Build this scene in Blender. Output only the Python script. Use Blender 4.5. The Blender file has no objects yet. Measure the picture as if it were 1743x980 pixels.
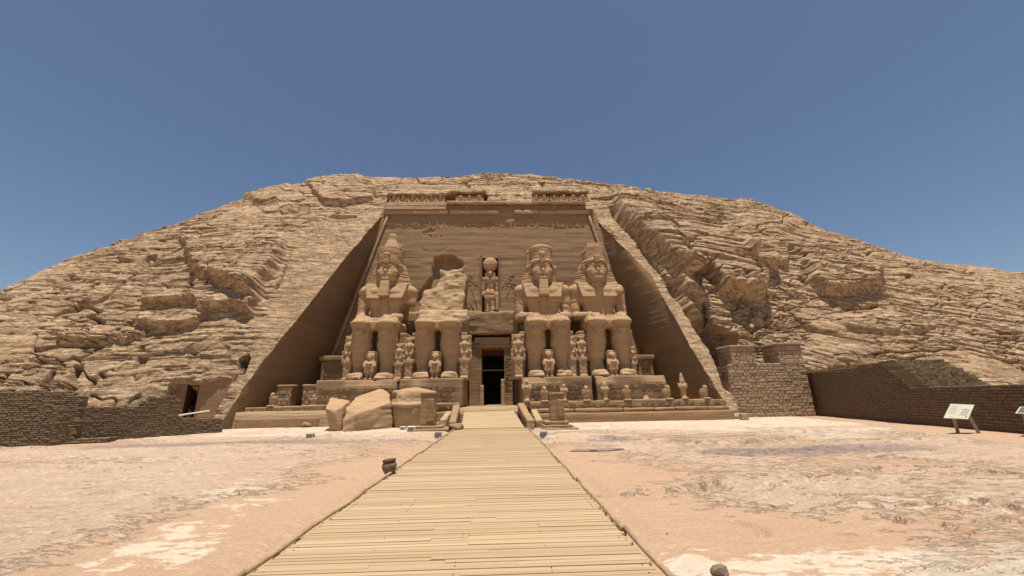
import bpy, math, random
import numpy as np
from mathutils import Matrix, Vector

sc = bpy.context.scene
COL = sc.collection
R = math.radians

# ------------------------------------------------------------------ camera
F, CX, CY, H = 660.0, 871.5, 490.0, 2.0            # focal length in photo pixels, centre, eye height
YAW, PIT, ROL = R(1.98408), R(15.78815), R(1.0)
_f = np.array([math.sin(YAW)*math.cos(PIT), math.cos(YAW)*math.cos(PIT), math.sin(PIT)])
_r = np.array([math.cos(YAW), -math.sin(YAW), 0.0])
_u = np.cross(_r, _f)
_c, _s = math.cos(ROL), math.sin(ROL)
_r, _u = _c*_r - _s*_u, _s*_r + _c*_u
cam = bpy.data.cameras.new('camera')
camo = bpy.data.objects.new('camera', cam)
COL.objects.link(camo)
cam.sensor_fit = 'HORIZONTAL'; cam.sensor_width = 36.0
cam.lens = 36.0*F/1743.0
cam.clip_start = 0.1; cam.clip_end = 6000
camo.matrix_world = Matrix(((_r[0], _u[0], -_f[0], 0), (_r[1], _u[1], -_f[1], 0), (_r[2], _u[2], -_f[2], H), (0, 0, 0, 1)))
sc.camera = camo

# ------------------------------------------------------------------ sky, sun, exposure
SUN = np.array([0.025, -0.155, 0.975]); SUN /= np.linalg.norm(SUN)
w = bpy.data.worlds.new('World'); sc.world = w; w.use_nodes = True
nt = w.node_tree; bg = nt.nodes['Background']
sky = nt.nodes.new('ShaderNodeTexSky'); sky.sky_type = 'NISHITA'; sky.sun_disc = False
sky.sun_elevation = math.asin(SUN[2]); sky.sun_rotation = math.atan2(SUN[0], SUN[1])
sky.altitude = 200; sky.air_density = 1.0; sky.dust_density = 0.7; sky.ozone_density = 1.2
nt.links.new(sky.outputs[0], bg.inputs[0]); bg.inputs[1].default_value = 0.072
sl = bpy.data.lights.new('sun', 'SUN'); sl.energy = 5.0; sl.angle = R(0.53); sl.color = (1.0, 0.915, 0.80)
so = bpy.data.objects.new('sun', sl); COL.objects.link(so)
so.rotation_euler = Vector(SUN).to_track_quat('Z', 'Y').to_euler()
sc.view_settings.view_transform = 'Standard'; sc.view_settings.look = 'None'
sc.view_settings.exposure = 0.35; sc.view_settings.gamma = 1.0
sc.render.engine = 'CYCLES'
sc.cycles.max_bounces = 6; sc.cycles.diffuse_bounces = 4

def ray(px, py): return _f + (px-CX)/F*_r - (py-CY)/F*_u
def P(px, py, Y):
    d = ray(px, py); return d*(Y/d[1]) + np.array([0, 0, H])
def G(px, py, z=0.0):
    d = ray(px, py); return d*((z-H)/d[2]) + np.array([0, 0, H])

# ------------------------------------------------------------------ numpy noise
def _hash(ix, iy, iz, seed):
    h = (ix.astype(np.int64)*374761393 + iy.astype(np.int64)*668265263 + iz.astype(np.int64)*2147483647*3 + seed*1274126177) & 0xffffffff
    h = ((h ^ (h >> 13))*1274126177) & 0xffffffff
    h = ((h ^ (h >> 16))*2246822519) & 0xffffffff
    h = h ^ (h >> 15)
    return (h & 0xffffff).astype(np.float32)/np.float32(0xffffff)
def vn(x, y, z, seed=0):
    x, y, z = np.broadcast_arrays(np.asarray(x, np.float32), np.asarray(y, np.float32), np.asarray(z, np.float32))
    ix, iy, iz = np.floor(x), np.floor(y), np.floor(z)
    fx, fy, fz = x-ix, y-iy, z-iz
    fx = fx*fx*(3-2*fx); fy = fy*fy*(3-2*fy); fz = fz*fz*(3-2*fz)
    ix, iy, iz = ix.astype(np.int64), iy.astype(np.int64), iz.astype(np.int64)
    out = 0
    for a in (0, 1):
        wa = fx if a else 1-fx
        for b in (0, 1):
            wb = fy if b else 1-fy
            for c in (0, 1):
                wc = fz if c else 1-fz
                out = out + wa*wb*wc*_hash(ix+a, iy+b, iz+c, seed)
    return out*2-1
def fbm(x, y, z, seed=0, n=4, g=0.5):
    a, s, t = 1.0, 0.0, 0.0
    for i in range(n):
        s = s + a*vn(x*2**i+13.1*i, y*2**i+7.7*i, z*2**i+3.3*i, seed+i); t += a; a *= g
    return s/t
def smooth(a, b, x):
    t = np.clip((x-a)/(b-a), 0, 1); return t*t*(3-2*t)

# ------------------------------------------------------------------ objects and meshes
def tag(o, label=None, cat=None, group=None, kind=None):
    if label: o['label'] = label
    if cat: o['category'] = cat
    if group: o['group'] = group
    if kind: o['kind'] = kind
    return o
def empty(name, loc=(0, 0, 0), rz=0.0):
    o = bpy.data.objects.new(name, None); COL.objects.link(o)
    o.location = loc; o.rotation_euler = (0, 0, rz); o.empty_display_size = 0.3
    return o
def mesh_obj(name, V, Fc, mat, parent=None, shade=False, attr=None):
    """V (n,3); Fc: (m,4) array or list of faces"""
    me = bpy.data.meshes.new(name)
    V = np.asarray(V, np.float32)
    if isinstance(Fc, np.ndarray):
        k = Fc.shape[1]; m = len(Fc)
        me.vertices.add(len(V)); me.vertices.foreach_set('co', V.ravel())
        me.loops.add(m*k); me.loops.foreach_set('vertex_index', Fc.ravel().astype(np.int32))
        me.polygons.add(m); me.polygons.foreach_set('loop_start', np.arange(0, m*k, k, dtype=np.int32))
        try: me.polygons.foreach_set('loop_total', np.full(m, k, dtype=np.int32))
        except Exception: pass
        me.update(calc_edges=True); me.validate()
    else:
        me.from_pydata([tuple(map(float, v)) for v in V], [], [tuple(map(int, f)) for f in Fc])
    if shade: me.polygons.foreach_set('use_smooth', np.ones(len(me.polygons), dtype=bool))
    if attr is not None:
        for nm, arr in attr.items():
            arr = np.asarray(arr, np.float32)
            a = me.attributes.new(nm, 'FLOAT' if arr.ndim == 1 else 'FLOAT_COLOR', 'POINT')
            a.data.foreach_set('value' if arr.ndim == 1 else 'color', arr.ravel())
    if mat: me.materials.append(mat)
    o = bpy.data.objects.new(name, me); COL.objects.link(o)
    if parent: o.parent = parent
    return o
def copy_tree(o, parent=None):
    c = o.copy(); COL.objects.link(c)
    if parent: c.parent = parent
    for ch in list(o.children): copy_tree(ch, c)
    return c

class MB:
    """collects boxes, tubes and patches of ONE mesh"""
    def __init__(s): s.v = []; s.f = []; s.t = []; s.n = 0
    def add(s, V, Fc, tone=0.0):
        V = np.asarray(V, float); s.v.append(V); s.f += [tuple(int(i)+s.n for i in f) for f in Fc]
        s.t.append(np.full(len(V), tone)); s.n += len(V); return s
    def box(s, x0, x1, y0, y1, z0, z1, jit=0.0, rng=None, tone=0.0):
        V = np.array([(x, y, z) for z in (z0, z1) for y in (y0, y1) for x in (x0, x1)], float)
        if jit and rng is not None: V = V + (rng.random(V.shape)-.5)*2*jit
        return s.add(V, [(0, 2, 3, 1), (4, 5, 7, 6), (0, 1, 5, 4), (2, 6, 7, 3), (0, 4, 6, 2), (1, 3, 7, 5)], tone)
    def tube(s, pts, r, n=7, cap=True, tone=0.0):
        pts = [np.asarray(p, float) for p in pts]; k = len(pts)
        rs = r if hasattr(r, '__len__') else [r]*k
        V = []
        for i, p in enumerate(pts):
            d = pts[min(i+1, k-1)]-pts[max(i-1, 0)]; d = d/(np.linalg.norm(d)+1e-9)
            a = np.cross(d, (0, 0, 1.0) if abs(d[2]) < .9 else (1.0, 0, 0)); a /= np.linalg.norm(a); b = np.cross(d, a)
            for j in range(n):
                an = 2*math.pi*j/n; V.append(p+rs[i]*(math.cos(an)*a+math.sin(an)*b))
        Fc = [(i*n+j, i*n+(j+1) % n, (i+1)*n+(j+1) % n, (i+1)*n+j) for i in range(k-1) for j in range(n)]
        if cap: Fc += [tuple(range(n))[::-1], tuple((k-1)*n+j for j in range(n))]
        return s.add(V, Fc, tone)
    def prism(s, poly, y0, y1, tone=0.0):
        """polygon in xz pushed along y"""
        n = len(poly)
        V = [(x, y0, z) for x, z in poly]+[(x, y1, z) for x, z in poly]
        Fc = [tuple(range(n)), tuple(range(2*n-1, n-1, -1))]+[((i+1) % n, i, n+i, n+(i+1) % n) for i in range(n)]
        return s.add(V, Fc, tone)
    def xform(s, M):
        for i, v in enumerate(s.v):
            s.v[i] = np.array([tuple(M @ Vector(p)) for p in v])
        return s
    def build(s, name, mat, parent=None, shade=False):
        return mesh_obj(name, np.concatenate(s.v), s.f, mat, parent, shade, {'tone': np.concatenate(s.t)})

def cube_grid(nx, ny, nz):
    """unit cube [-.5,.5]^3 surface as a welded grid"""
    vs, fs, off = [], [], 0
    def face(o, a, b, na, nb):
        nonlocal off
        A, B = np.meshgrid(np.arange(na+1)/na, np.arange(nb+1)/nb, indexing='ij')
        p = np.array(o)[None, None]+A[..., None]*np.array(a)+B[..., None]*np.array(b)
        i = np.arange((na+1)*(nb+1)).reshape(na+1, nb+1)+off
        q = np.stack([i[:-1, :-1], i[1:, :-1], i[1:, 1:], i[:-1, 1:]], -1).reshape(-1, 4)
        vs.append(p.reshape(-1, 3)); fs.append(q); off += (na+1)*(nb+1)
    h = .5
    face((-h, -h, -h), (0, 1, 0), (1, 0, 0), ny, nx); face((-h, -h, h), (1, 0, 0), (0, 1, 0), nx, ny)
    face((-h, -h, -h), (1, 0, 0), (0, 0, 1), nx, nz); face((-h, h, -h), (0, 0, 1), (1, 0, 0), nz, nx)
    face((-h, -h, -h), (0, 0, 1), (0, 1, 0), nz, ny); face((h, -h, -h), (0, 1, 0), (0, 0, 1), ny, nz)
    V = np.concatenate(vs); Fq = np.concatenate(fs)
    key = np.round(V*1e5).astype(np.int64)
    _, first, inv = np.unique(key, axis=0, return_index=True, return_inverse=True)
    return V[first], inv.ravel()[Fq]
def stone_block(x0, x1, y0, y1, z0, z1, seed=0, res=0.2, amp=0.05, rnd=0.08, fs=0.7, taper=0.0, cut=None):
    """weathered stone block: rounded box with eroded faces -> V, F"""
    sx, sy, sz = x1-x0, y1-y0, z1-z0
    n = [int(np.clip(round(s/res), 2, 140)) for s in (sx, sy, sz)]
    V, Fq = cube_grid(*n)
    p = V*np.array([sx, sy, sz])
    rnd = min(rnd, sx*.45, sy*.45, sz*.45)
    inner = np.clip(p, -np.array([sx, sy, sz])/2+rnd, np.array([sx, sy, sz])/2-rnd)
    d = p-inner; L = np.linalg.norm(d, axis=1, keepdims=True)+1e-9
    nrm = d/L; p = inner+nrm*np.minimum(L, rnd)
    if taper: p[:, :2] *= (1-taper*(V[:, 2:3]+.5))
    p = p+np.array([(x0+x1)/2, (y0+y1)/2, (z0+z1)/2])
    nz_ = fbm(p[:, 0]/fs, p[:, 1]/fs, p[:, 2]/fs*1.3, seed, 4)
    st = vn(p[:, 0]*.3, p[:, 1]*.3, p[:, 2]*5, seed+50)
    p = p+nrm*((nz_*amp+st*amp*.35)[:, None])
    if cut: p = cut(p)
    return p, Fq
def block_obj(name, mat, parent, *a, **k):
    V, Fq = stone_block(*a, **k); return mesh_obj(name, V, Fq, mat, parent, True)

# ------------------------------------------------------------------ signed distance sculpting
class SDF:
    def __init__(s, lo, hi, h):
        s.lo, s.h = np.array(lo, np.float32), h
        n = np.ceil((np.array(hi)-np.array(lo))/h).astype(int)+1
        ax = [np.float32(lo[i])+np.arange(n[i], dtype=np.float32)*np.float32(h) for i in range(3)]
        s.X, s.Y, s.Z = np.meshgrid(*ax, indexing='ij')
        s.f = np.full(s.X.shape, 1e3, np.float32)
    def put(s, d, k=0.15, op='u'):
        d = d.astype(np.float32)
        if op == 'u':
            if k > 0:
                h = np.clip(.5+.5*(s.f-d)/k, 0, 1); s.f = s.f+(d-s.f)*h-k*h*(1-h)
            else: s.f = np.minimum(s.f, d)
        else:                                           # carve
            d = -d
            if k > 0:
                h = np.clip(.5-.5*(s.f-d)/k, 0, 1); s.f = s.f+(d-s.f)*h+k*h*(1-h)
            else: s.f = np.maximum(s.f, d)
        return s
    def ell(s, c, r, k=.15, op='u'):
        q = np.sqrt(((s.X-c[0])/r[0])**2+((s.Y-c[1])/r[1])**2+((s.Z-c[2])/r[2])**2)
        q2 = np.sqrt(((s.X-c[0])/r[0]**2)**2+((s.Y-c[1])/r[1]**2)**2+((s.Z-c[2])/r[2]**2)**2)+1e-6
        return s.put(q*(q-1)/q2, k, op)
    def box(s, c, hs, rd=.1, k=.1, op='u', tap=0.0, shear=(0, 0), rx=0.0, rz=0.0):
        x, y, z = s.X-c[0], s.Y-c[1], s.Z-c[2]
        if rz: x, y = x*math.cos(rz)+y*math.sin(rz), -x*math.sin(rz)+y*math.cos(rz)
        if rx: y, z = y*math.cos(rx)+z*math.sin(rx), -y*math.sin(rx)+z*math.cos(rx)
        x = x-shear[0]*z; y = y-shear[1]*z
        sc_ = 1+tap*z/hs[2]
        qx = np.abs(x)-hs[0]*sc_+rd; qy = np.abs(y)-hs[1]+rd; qz = np.abs(z)-hs[2]+rd
        d = np.sqrt(np.maximum(qx, 0)**2+np.maximum(qy, 0)**2+np.maximum(qz, 0)**2)+np.minimum(np.maximum(qx, np.maximum(qy, qz)), 0)-rd
        return s.put(d, k, op)
    def cap(s, a, b, ra, rb=None, k=.15, op='u', sx=1.0, sy=1.0):
        rb = ra if rb is None else rb
        a, b = np.array(a, np.float32), np.array(b, np.float32); ba = b-a
        px, py, pz = s.X-a[0], s.Y-a[1], s.Z-a[2]
        t = np.clip((px*ba[0]+py*ba[1]+pz*ba[2])/float(ba@ba), 0, 1)
        d = np.sqrt(((px-t*ba[0])/sx)**2+((py-t*ba[1])/sy)**2+(pz-t*ba[2])**2)-(ra+(rb-ra)*t)
        return s.put(d*min(sx, sy, 1.0), k, op)
    def mesh(s, noise=0.0, seed=0, fs=.6, off=(0, 0, 0), lines=.018, cracks=0.0):
        f = s.f
        if cracks:
            r_ = np.abs(fbm((s.X+off[0])/2.6, s.Y/2.6, s.Z/1.5, seed+60, 3)); f = f+np.float32(cracks)*(smooth(.05, .0, r_)*smooth(-.1, .2, vn((s.X+off[0])/2, s.Y/2, s.Z/2, seed+66))).astype(np.float32)
        f = f+np.float32(lines)*vn((s.X+off[0])*.6, s.Y*.6, s.Z*4.5, seed+40).astype(np.float32)
        if noise:
            f = f+noise*fbm((s.X+off[0])/fs, (s.Y+off[1])/fs, (s.Z+off[2])/fs*1.6, seed, 3).astype(np.float32)
        for ax in range(3):
            sl_ = [slice(None)]*3
            for e in (0, -1):
                sl_[ax] = e; f[tuple(sl_)] = np.maximum(f[tuple(sl_)], 0.02)
        n = np.array(f.shape); ins = f < 0
        cn = n-1; acc = np.zeros((*cn, 3), np.float32); cnt = np.zeros(cn, np.float32)
        for ax in range(3):
            o1, o2 = [a for a in range(3) if a != ax]
            lo_ = [slice(None)]*3; hi_ = [slice(None)]*3
            lo_[ax] = slice(0, -1); hi_[ax] = slice(1, None)
            f0, f1 = f[tuple(lo_)], f[tuple(hi_)]
            m = (f0 < 0) != (f1 < 0)
            t = np.where(m, f0/np.where(m, f0-f1, 1), 0)
            for a in (0, 1):
                for b in (0, 1):
                    sl_ = [slice(None)]*3
                    sl_[o1] = slice(a, n[o1]-1+a); sl_[o2] = slice(b, n[o2]-1+b)
                    mm, tt = m[tuple(sl_)], t[tuple(sl_)]
                    cnt += mm
                    acc[..., ax] += tt*mm; acc[..., o1] += a*mm; acc[..., o2] += b*mm
        act = cnt > 0
        idx = np.full(cn, -1, np.int64); idx[act] = np.arange(act.sum())
        cell = np.stack(np.nonzero(act), -1).astype(np.float32)
        V = (cell+acc[act]/cnt[act][:, None])*s.h+s.lo
        quads = []
        for ax in range(3):
            o1, o2 = (ax+1) % 3, (ax+2) % 3
            lo_ = [slice(None)]*3; hi_ = [slice(None)]*3
            lo_[ax] = slice(0, -1); hi_[ax] = slice(1, None)
            m = ins[tuple(lo_)] != ins[tuple(hi_)]
            I = np.stack(np.nonzero(m), -1)
            I = I[(I[:, o1] > 0) & (I[:, o2] > 0) & (I[:, o1] < cn[o1]) & (I[:, o2] < cn[o2])]
            def cid(d1, d2):
                J = I.copy(); J[:, o1] -= d1; J[:, o2] -= d2; return idx[J[:, 0], J[:, 1], J[:, 2]]
            q = np.stack([cid(1, 1), cid(0, 1), cid(0, 0), cid(1, 0)], -1)
            flip = ~ins[I[:, 0], I[:, 1], I[:, 2]]
            q[flip] = q[flip][:, ::-1]; quads.append(q)
        Q = np.concatenate(quads); Q = Q[(Q >= 0).all(1)]
        return V, Q
    def build(s, name, mat, parent=None, noise=0.0, seed=0, fs=.6, off=(0, 0, 0), cracks=0.0):
        V, Q = s.mesh(noise, seed, fs, off, cracks=cracks); return mesh_obj(name, V, Q, mat, parent, True)

# ------------------------------------------------------------------ materials
def new_mat(name):
    m = bpy.data.materials.new(name); m.use_nodes = True
    t = m.node_tree; b = t.nodes['Principled BSDF']; b.inputs['Specular IOR Level'].default_value = 0.12
    b.inputs['Roughness'].default_value = 0.92
    return m, t, b
def N(t, ty, **k):
    n = t.nodes.new('ShaderNode'+ty)
    for a, v in k.items():
        if a in n.inputs: n.inputs[a].default_value = v
        else: setattr(n, a, v)
    return n
def mapping(t, scale, rot=(0, 0, 0)):
    g = N(t, 'NewGeometry'); m = N(t, 'Mapping'); m.inputs['Scale'].default_value = scale; m.inputs['Rotation'].default_value = rot
    t.links.new(g.outputs['Position'], m.inputs['Vector']); return m.outputs[0]
def noise(t, vec, sc_=1.0, det=6.0, rough=.6, dist=0.0):
    n = N(t, 'TexNoise'); n.inputs['Scale'].default_value = sc_; n.inputs['Detail'].default_value = det
    n.inputs['Roughness'].default_value = rough; n.inputs['Distortion'].default_value = dist
    t.links.new(vec, n.inputs['Vector']); return n.outputs['Fac']
def ramp(t, fac, stops):
    r = N(t, 'ValToRGB'); cr = r.color_ramp
    while len(cr.elements) < len(stops): cr.elements.new(.5)
    for e, (p, c) in zip(cr.elements, stops): e.position = p; e.color = (*c, 1) if len(c) == 3 else c
    t.links.new(fac, r.inputs[0]); return r.outputs[0]
def mix(t, fac, a, b, mode='MIX'):
    m = N(t, 'Mix'); m.data_type = 'RGBA'; m.blend_type = mode
    for sock, v in ((m.inputs[0], fac), (m.inputs[6], a), (m.inputs[7], b)):
        if isinstance(v, (int, float)): sock.default_value = v
        elif isinstance(v, tuple): sock.default_value = (*v, 1)
        else: t.links.new(v, sock)
    return m.outputs[2]
def math_(t, op, a, b=0.0):
    m = N(t, 'Math'); m.operation = op
    for i, v in enumerate((a, b)):
        if isinstance(v, (int, float)): m.inputs[i].default_value = v
        else: t.links.new(v, m.inputs[i])
    return m.outputs[0]
def bump(t, b, hgt, dist=.05, strength=1.0, prev=None):
    n = N(t, 'Bump'); n.inputs['Distance'].default_value = dist; n.inputs['Strength'].default_value = strength
    t.links.new(hgt, n.inputs['Height'])
    if prev: t.links.new(prev, n.inputs['Normal'])
    t.links.new(n.outputs[0], b.inputs['Normal']); return n.outputs[0]
def sandstone(name, lo, mid, hi, strata=2.2, bd=.05, fine=9.0, dip=0.0, stain=.35, joints=None, K=.74, crk=False, tint=(1.06, .955, .83)):
    lo, mid, hi = (tuple(c*k for c, k in zip(q, tuple(K*a_ for a_ in tint))) for q in (lo, mid, hi))
    m, t, b = new_mat(name)
    v1 = mapping(t, (.14, .14, strata), (0, dip, 0)); v2 = mapping(t, (1, 1, 1.6))
    n1 = noise(t, v1, 1.0, 7, .62, .4); n2 = noise(t, v2, .35, 6, .6); n3 = noise(t, v2, fine, 5, .7)
    c = ramp(t, n1, [(.28, lo), (.5, mid), (.72, hi)])
    c = mix(t, math_(t, 'MULTIPLY', ramp(t, n2, [(.5, (0, 0, 0)), (.68, (1, 1, 1))]), stain), c, tuple(x*.62 for x in lo))
    c = mix(t, .35, c, ramp(t, n3, [(.3, tuple(x*.72 for x in mid)), (.7, tuple(min(1, x*1.2) for x in hi))]))
    if joints:
        br = N(t, 'TexBrick'); vj = mapping(t, (1, 1, 1), joints[2])
        t.links.new(vj, br.inputs['Vector']); br.inputs['Scale'].default_value = 1.0
        br.inputs['Brick Width'].default_value = joints[0]; br.inputs['Row Height'].default_value = joints[1]
        br.inputs['Mortar Size'].default_value = .03; br.inputs['Mortar Smooth'].default_value = .4
        jf = math_(t, 'MULTIPLY', br.outputs['Fac'], math_(t, 'MULTIPLY', ramp(t, n2, [(.42, (0, 0, 0)), (.55, (1, 1, 1))]), .5))
        c = mix(t, jf, c, tuple(min(1, x*1.35) for x in hi))
    t.links.new(c, b.inputs['Base Color'])
    v4 = mapping(t, (.5, .5, strata*3.5), (0, dip, 0)); n4 = noise(t, v4, 1.0, 5, .65, .3)
    p = bump(t, b, n4, bd*1.6)
    p = bump(t, b, n3, bd*.6, 1.0, p)
    if crk:
        a = N(t, 'Attribute'); a.attribute_name = 'bed'; g = N(t, 'NewGeometry'); sx = N(t, 'SeparateXYZ'); cx = N(t, 'CombineXYZ')
        t.links.new(g.outputs['Position'], sx.inputs[0]); t.links.new(math_(t, 'MULTIPLY', sx.outputs[0], .30), cx.inputs[0]); t.links.new(math_(t, 'MULTIPLY', sx.outputs[1], .30), cx.inputs[1]); t.links.new(math_(t, 'MULTIPLY', a.outputs['Fac'], 1.35), cx.inputs[2])
        nc = noise(t, cx.outputs[0], 1.5, 7, .72); nd = noise(t, cx.outputs[0], 3.6, 7, .74)
        c1 = ramp(t, math_(t, 'ABSOLUTE', math_(t, 'SUBTRACT', nc, .5)), [(.0, (0, 0, 0)), (.022, (1, 1, 1))]); c2 = ramp(t, math_(t, 'ABSOLUTE', math_(t, 'SUBTRACT', nd, .47)), [(.0, (0, 0, 0)), (.03, (1, 1, 1))])
        st = math_(t, 'ADD', math_(t, 'MULTIPLY', math_(t, 'FLOOR', math_(t, 'MULTIPLY', nd, 9)), .35), math_(t, 'MULTIPLY', nd, 2.5))
        p = bump(t, b, c1, .12, .9, p); p = bump(t, b, c2, .04, .7, p); bump(t, b, st, .022, .7, p)
    return m
def plain(name, col, rough=.8, var=.25, sc_=3.0, bd=0.0, metal=0.0, fz=1.0):
    m, t, b = new_mat(name)
    n = noise(t, mapping(t, (1, 1, fz)), sc_, 6, .65)
    c = ramp(t, n, [(.25, tuple(x*(1-var) for x in col)), (.75, tuple(min(1, x*(1+var)) for x in col))])
    t.links.new(c, b.inputs['Base Color']); b.inputs['Roughness'].default_value = rough; b.inputs['Metallic'].default_value = metal
    if bd: bump(t, b, n, bd)
    return m
def toned(name, dark, light, grain=(1, 1, 1), gs=6.0, bd=.01, gamt=.4):
    """per-piece tone from the 'tone' attribute (0..1) plus grain"""
    m, t, b = new_mat(name)
    a = N(t, 'Attribute'); a.attribute_name = 'tone'
    n = noise(t, mapping(t, grain), gs, 6, .68)
    f = math_(t, 'ADD', math_(t, 'MULTIPLY', a.outputs['Fac'], 1-gamt), math_(t, 'MULTIPLY', n, gamt))
    c = ramp(t, f, [(.12, dark), (.85, light)])
    t.links.new(c, b.inputs['Base Color'])
    if bd: bump(t, b, n, bd)
    return m
# ------------------------------------------------------------------ stone colours
M_hill = sandstone('hill_sandstone', (.27, .19, .118), (.44, .325, .21), (.60, .475, .345), 1.5, .05, 5.0, .04, .30, None, .95, True, (1.055, .965, .875))
M_temple = sandstone('carved_sandstone', (.32, .228, .145), (.375, .27, .173), (.43, .315, .205), 2.4, .03, 8.0, 0.0, .15, (2.7, 3.3, (R(90), 0, 0)), .66)
M_reveal = sandstone('cut_sandstone', (.31, .215, .135), (.37, .265, .165), (.43, .315, .20), 1.6, .03, 7.0, .03, .25, None, .54)
M_statue = sandstone('statue_sandstone', (.33, .235, .148), (.42, .305, .20), (.50, .375, .25), 2.6, .03, 8.0, 0.0, .14, None, .84)
M_pale = sandstone('broken_sandstone', (.38, .285, .185), (.50, .385, .26), (.60, .475, .335), 1.8, .07, 6.0, .05, .12)
M_dark = plain('unlit_passage_stone', (.012, .009, .006), .95, .2)

# ------------------------------------------------------------------ rock hill
_cp = [(0, 510, 46), (60, 492, 46.5), (120, 470, 47), (195, 440, 48), (222, 414, 48.5), (300, 388, 50), (350, 368, 51), (400, 345, 52), (450, 326, 53), (500, 312, 53.5),
       (560, 303, 54), (620, 299, 54), (720, 300, 54), (800, 298, 54), (870, 298, 54), (930, 302, 54), (1000, 311, 54), (1060, 318, 54),
       (1130, 328, 54), (1200, 334, 54), (1270, 341, 54), (1300, 353, 53.5), (1350, 368, 53), (1400, 390, 52), (1450, 403, 51.5), (1500, 421, 51), (1560, 439, 51), (1620, 449, 50.5), (1680, 453, 50), (1743, 463, 50)]
_cw = np.array([P(*c) for c in _cp])
CXs = np.concatenate([[-260, -150, -95], _cw[:, 0], [105, 150, 260]])
CYs = np.concatenate([[70, 52, 46], _cw[:, 1], [50, 54, 70]])
CZs = np.concatenate([[2, 5, 9], _cw[:, 2], [15.5, 12, 4]])
def hillY(x, z):
    zc, yc = np.interp(x, CXs, CZs), np.interp(x, CXs, CYs)
    yb = np.interp(x, [-260, -70, -45, -22, 19.3, 20.2, 22.2, 45, 75, 260], [34, 26, 29, 33, 33.7, 34.0, 38.4, 36.5, 33, 34])
    t = z/zc
    g = np.where(t < 1, .75*t+.25*np.clip(t, 0, 1)**4, 1+(t-1)*6)
    return yb+(yc-yb)*g
def on_slope(px, py):
    """where the sight line through a photo pixel meets the undisturbed hillside"""
    lo, hi = 20.0, 75.0
    for _ in range(50):
        m = (lo+hi)/2; p = P(px, py, m)
        if hillY(p[0], p[2]) > m: lo = m
        else: hi = m
    return P(px, py, hi)
TT = .79                                           # top of the cut for the temple, as a fraction of the crest height
_el = np.array([on_slope(*q) for q in ((370, 726), (443, 622), (514, 538), (582, 450), (655, 364))])
_er = np.array([on_slope(*q) for q in ((1240, 700), (1185, 605), (1136, 521), (1102, 457), (1010, 369))])
def edgeL(z): return np.interp(z, np.append(_el[:, 2], 28), np.append(_el[:, 0], -14.5))
def edgeR(z): return np.interp(z, np.append(_er[:, 2], 28), np.append(_er[:, 0], 12.0))
def poly_px(pts): return np.array([on_slope(*p)[[0, 2]] for p in pts])
def poly_sd(poly, x, z):
    """distance to a polygon, positive inside"""
    d = np.full(x.shape, 1e9, np.float32); ins = np.zeros(x.shape, bool); n = len(poly)
    for i in range(n):
        a, b = poly[i], poly[(i+1) % n]; e = b-a
        t = np.clip(((x-a[0])*e[0]+(z-a[1])*e[1])/float(e@e), 0, 1)
        d = np.minimum(d, np.hypot(x-a[0]-t*e[0], z-a[1]-t*e[1]))
        c = ((a[1] > z) != (b[1] > z)) & (x < (b[0]-a[0])*(z-a[1])/((b[1]-a[1])+1e-9)+a[0])
        ins ^= c
    return np.where(ins, d, -d)
def beds(q, x, T, seed, wl, block):
    """eroded rock beds: each juts out at its foot and leans back to its top"""
    qq = q/T+.24*vn(x/(T*6), q/(T*3), 0, seed)
    k = np.floor(qq); fr = qq-k
    a1 = vn(x/wl, k*7.31, 0, seed+1)*.5+.5
    cellx = np.floor(x/(wl*.55)+_hash(k.astype(np.int64), k.astype(np.int64)*0, k.astype(np.int64)*0, seed+2)*9+.5*vn(x/wl*2, k*3.1, q/T, seed+4))
    a2 = _hash(cellx.astype(np.int64), k.astype(np.int64), k.astype(np.int64)*0, seed+3)
    amp = smooth(.25, .85, a1*(1-block)+a2*block)
    g_ = amp*(_hash(k.astype(np.int64), cellx.astype(np.int64), k.astype(np.int64)*0, seed+6) > .45)
    return amp*smooth(0, .07, fr)*(1-fr)**.8-.55*g_*smooth(.13, .03, np.abs(fr-.03))
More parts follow.
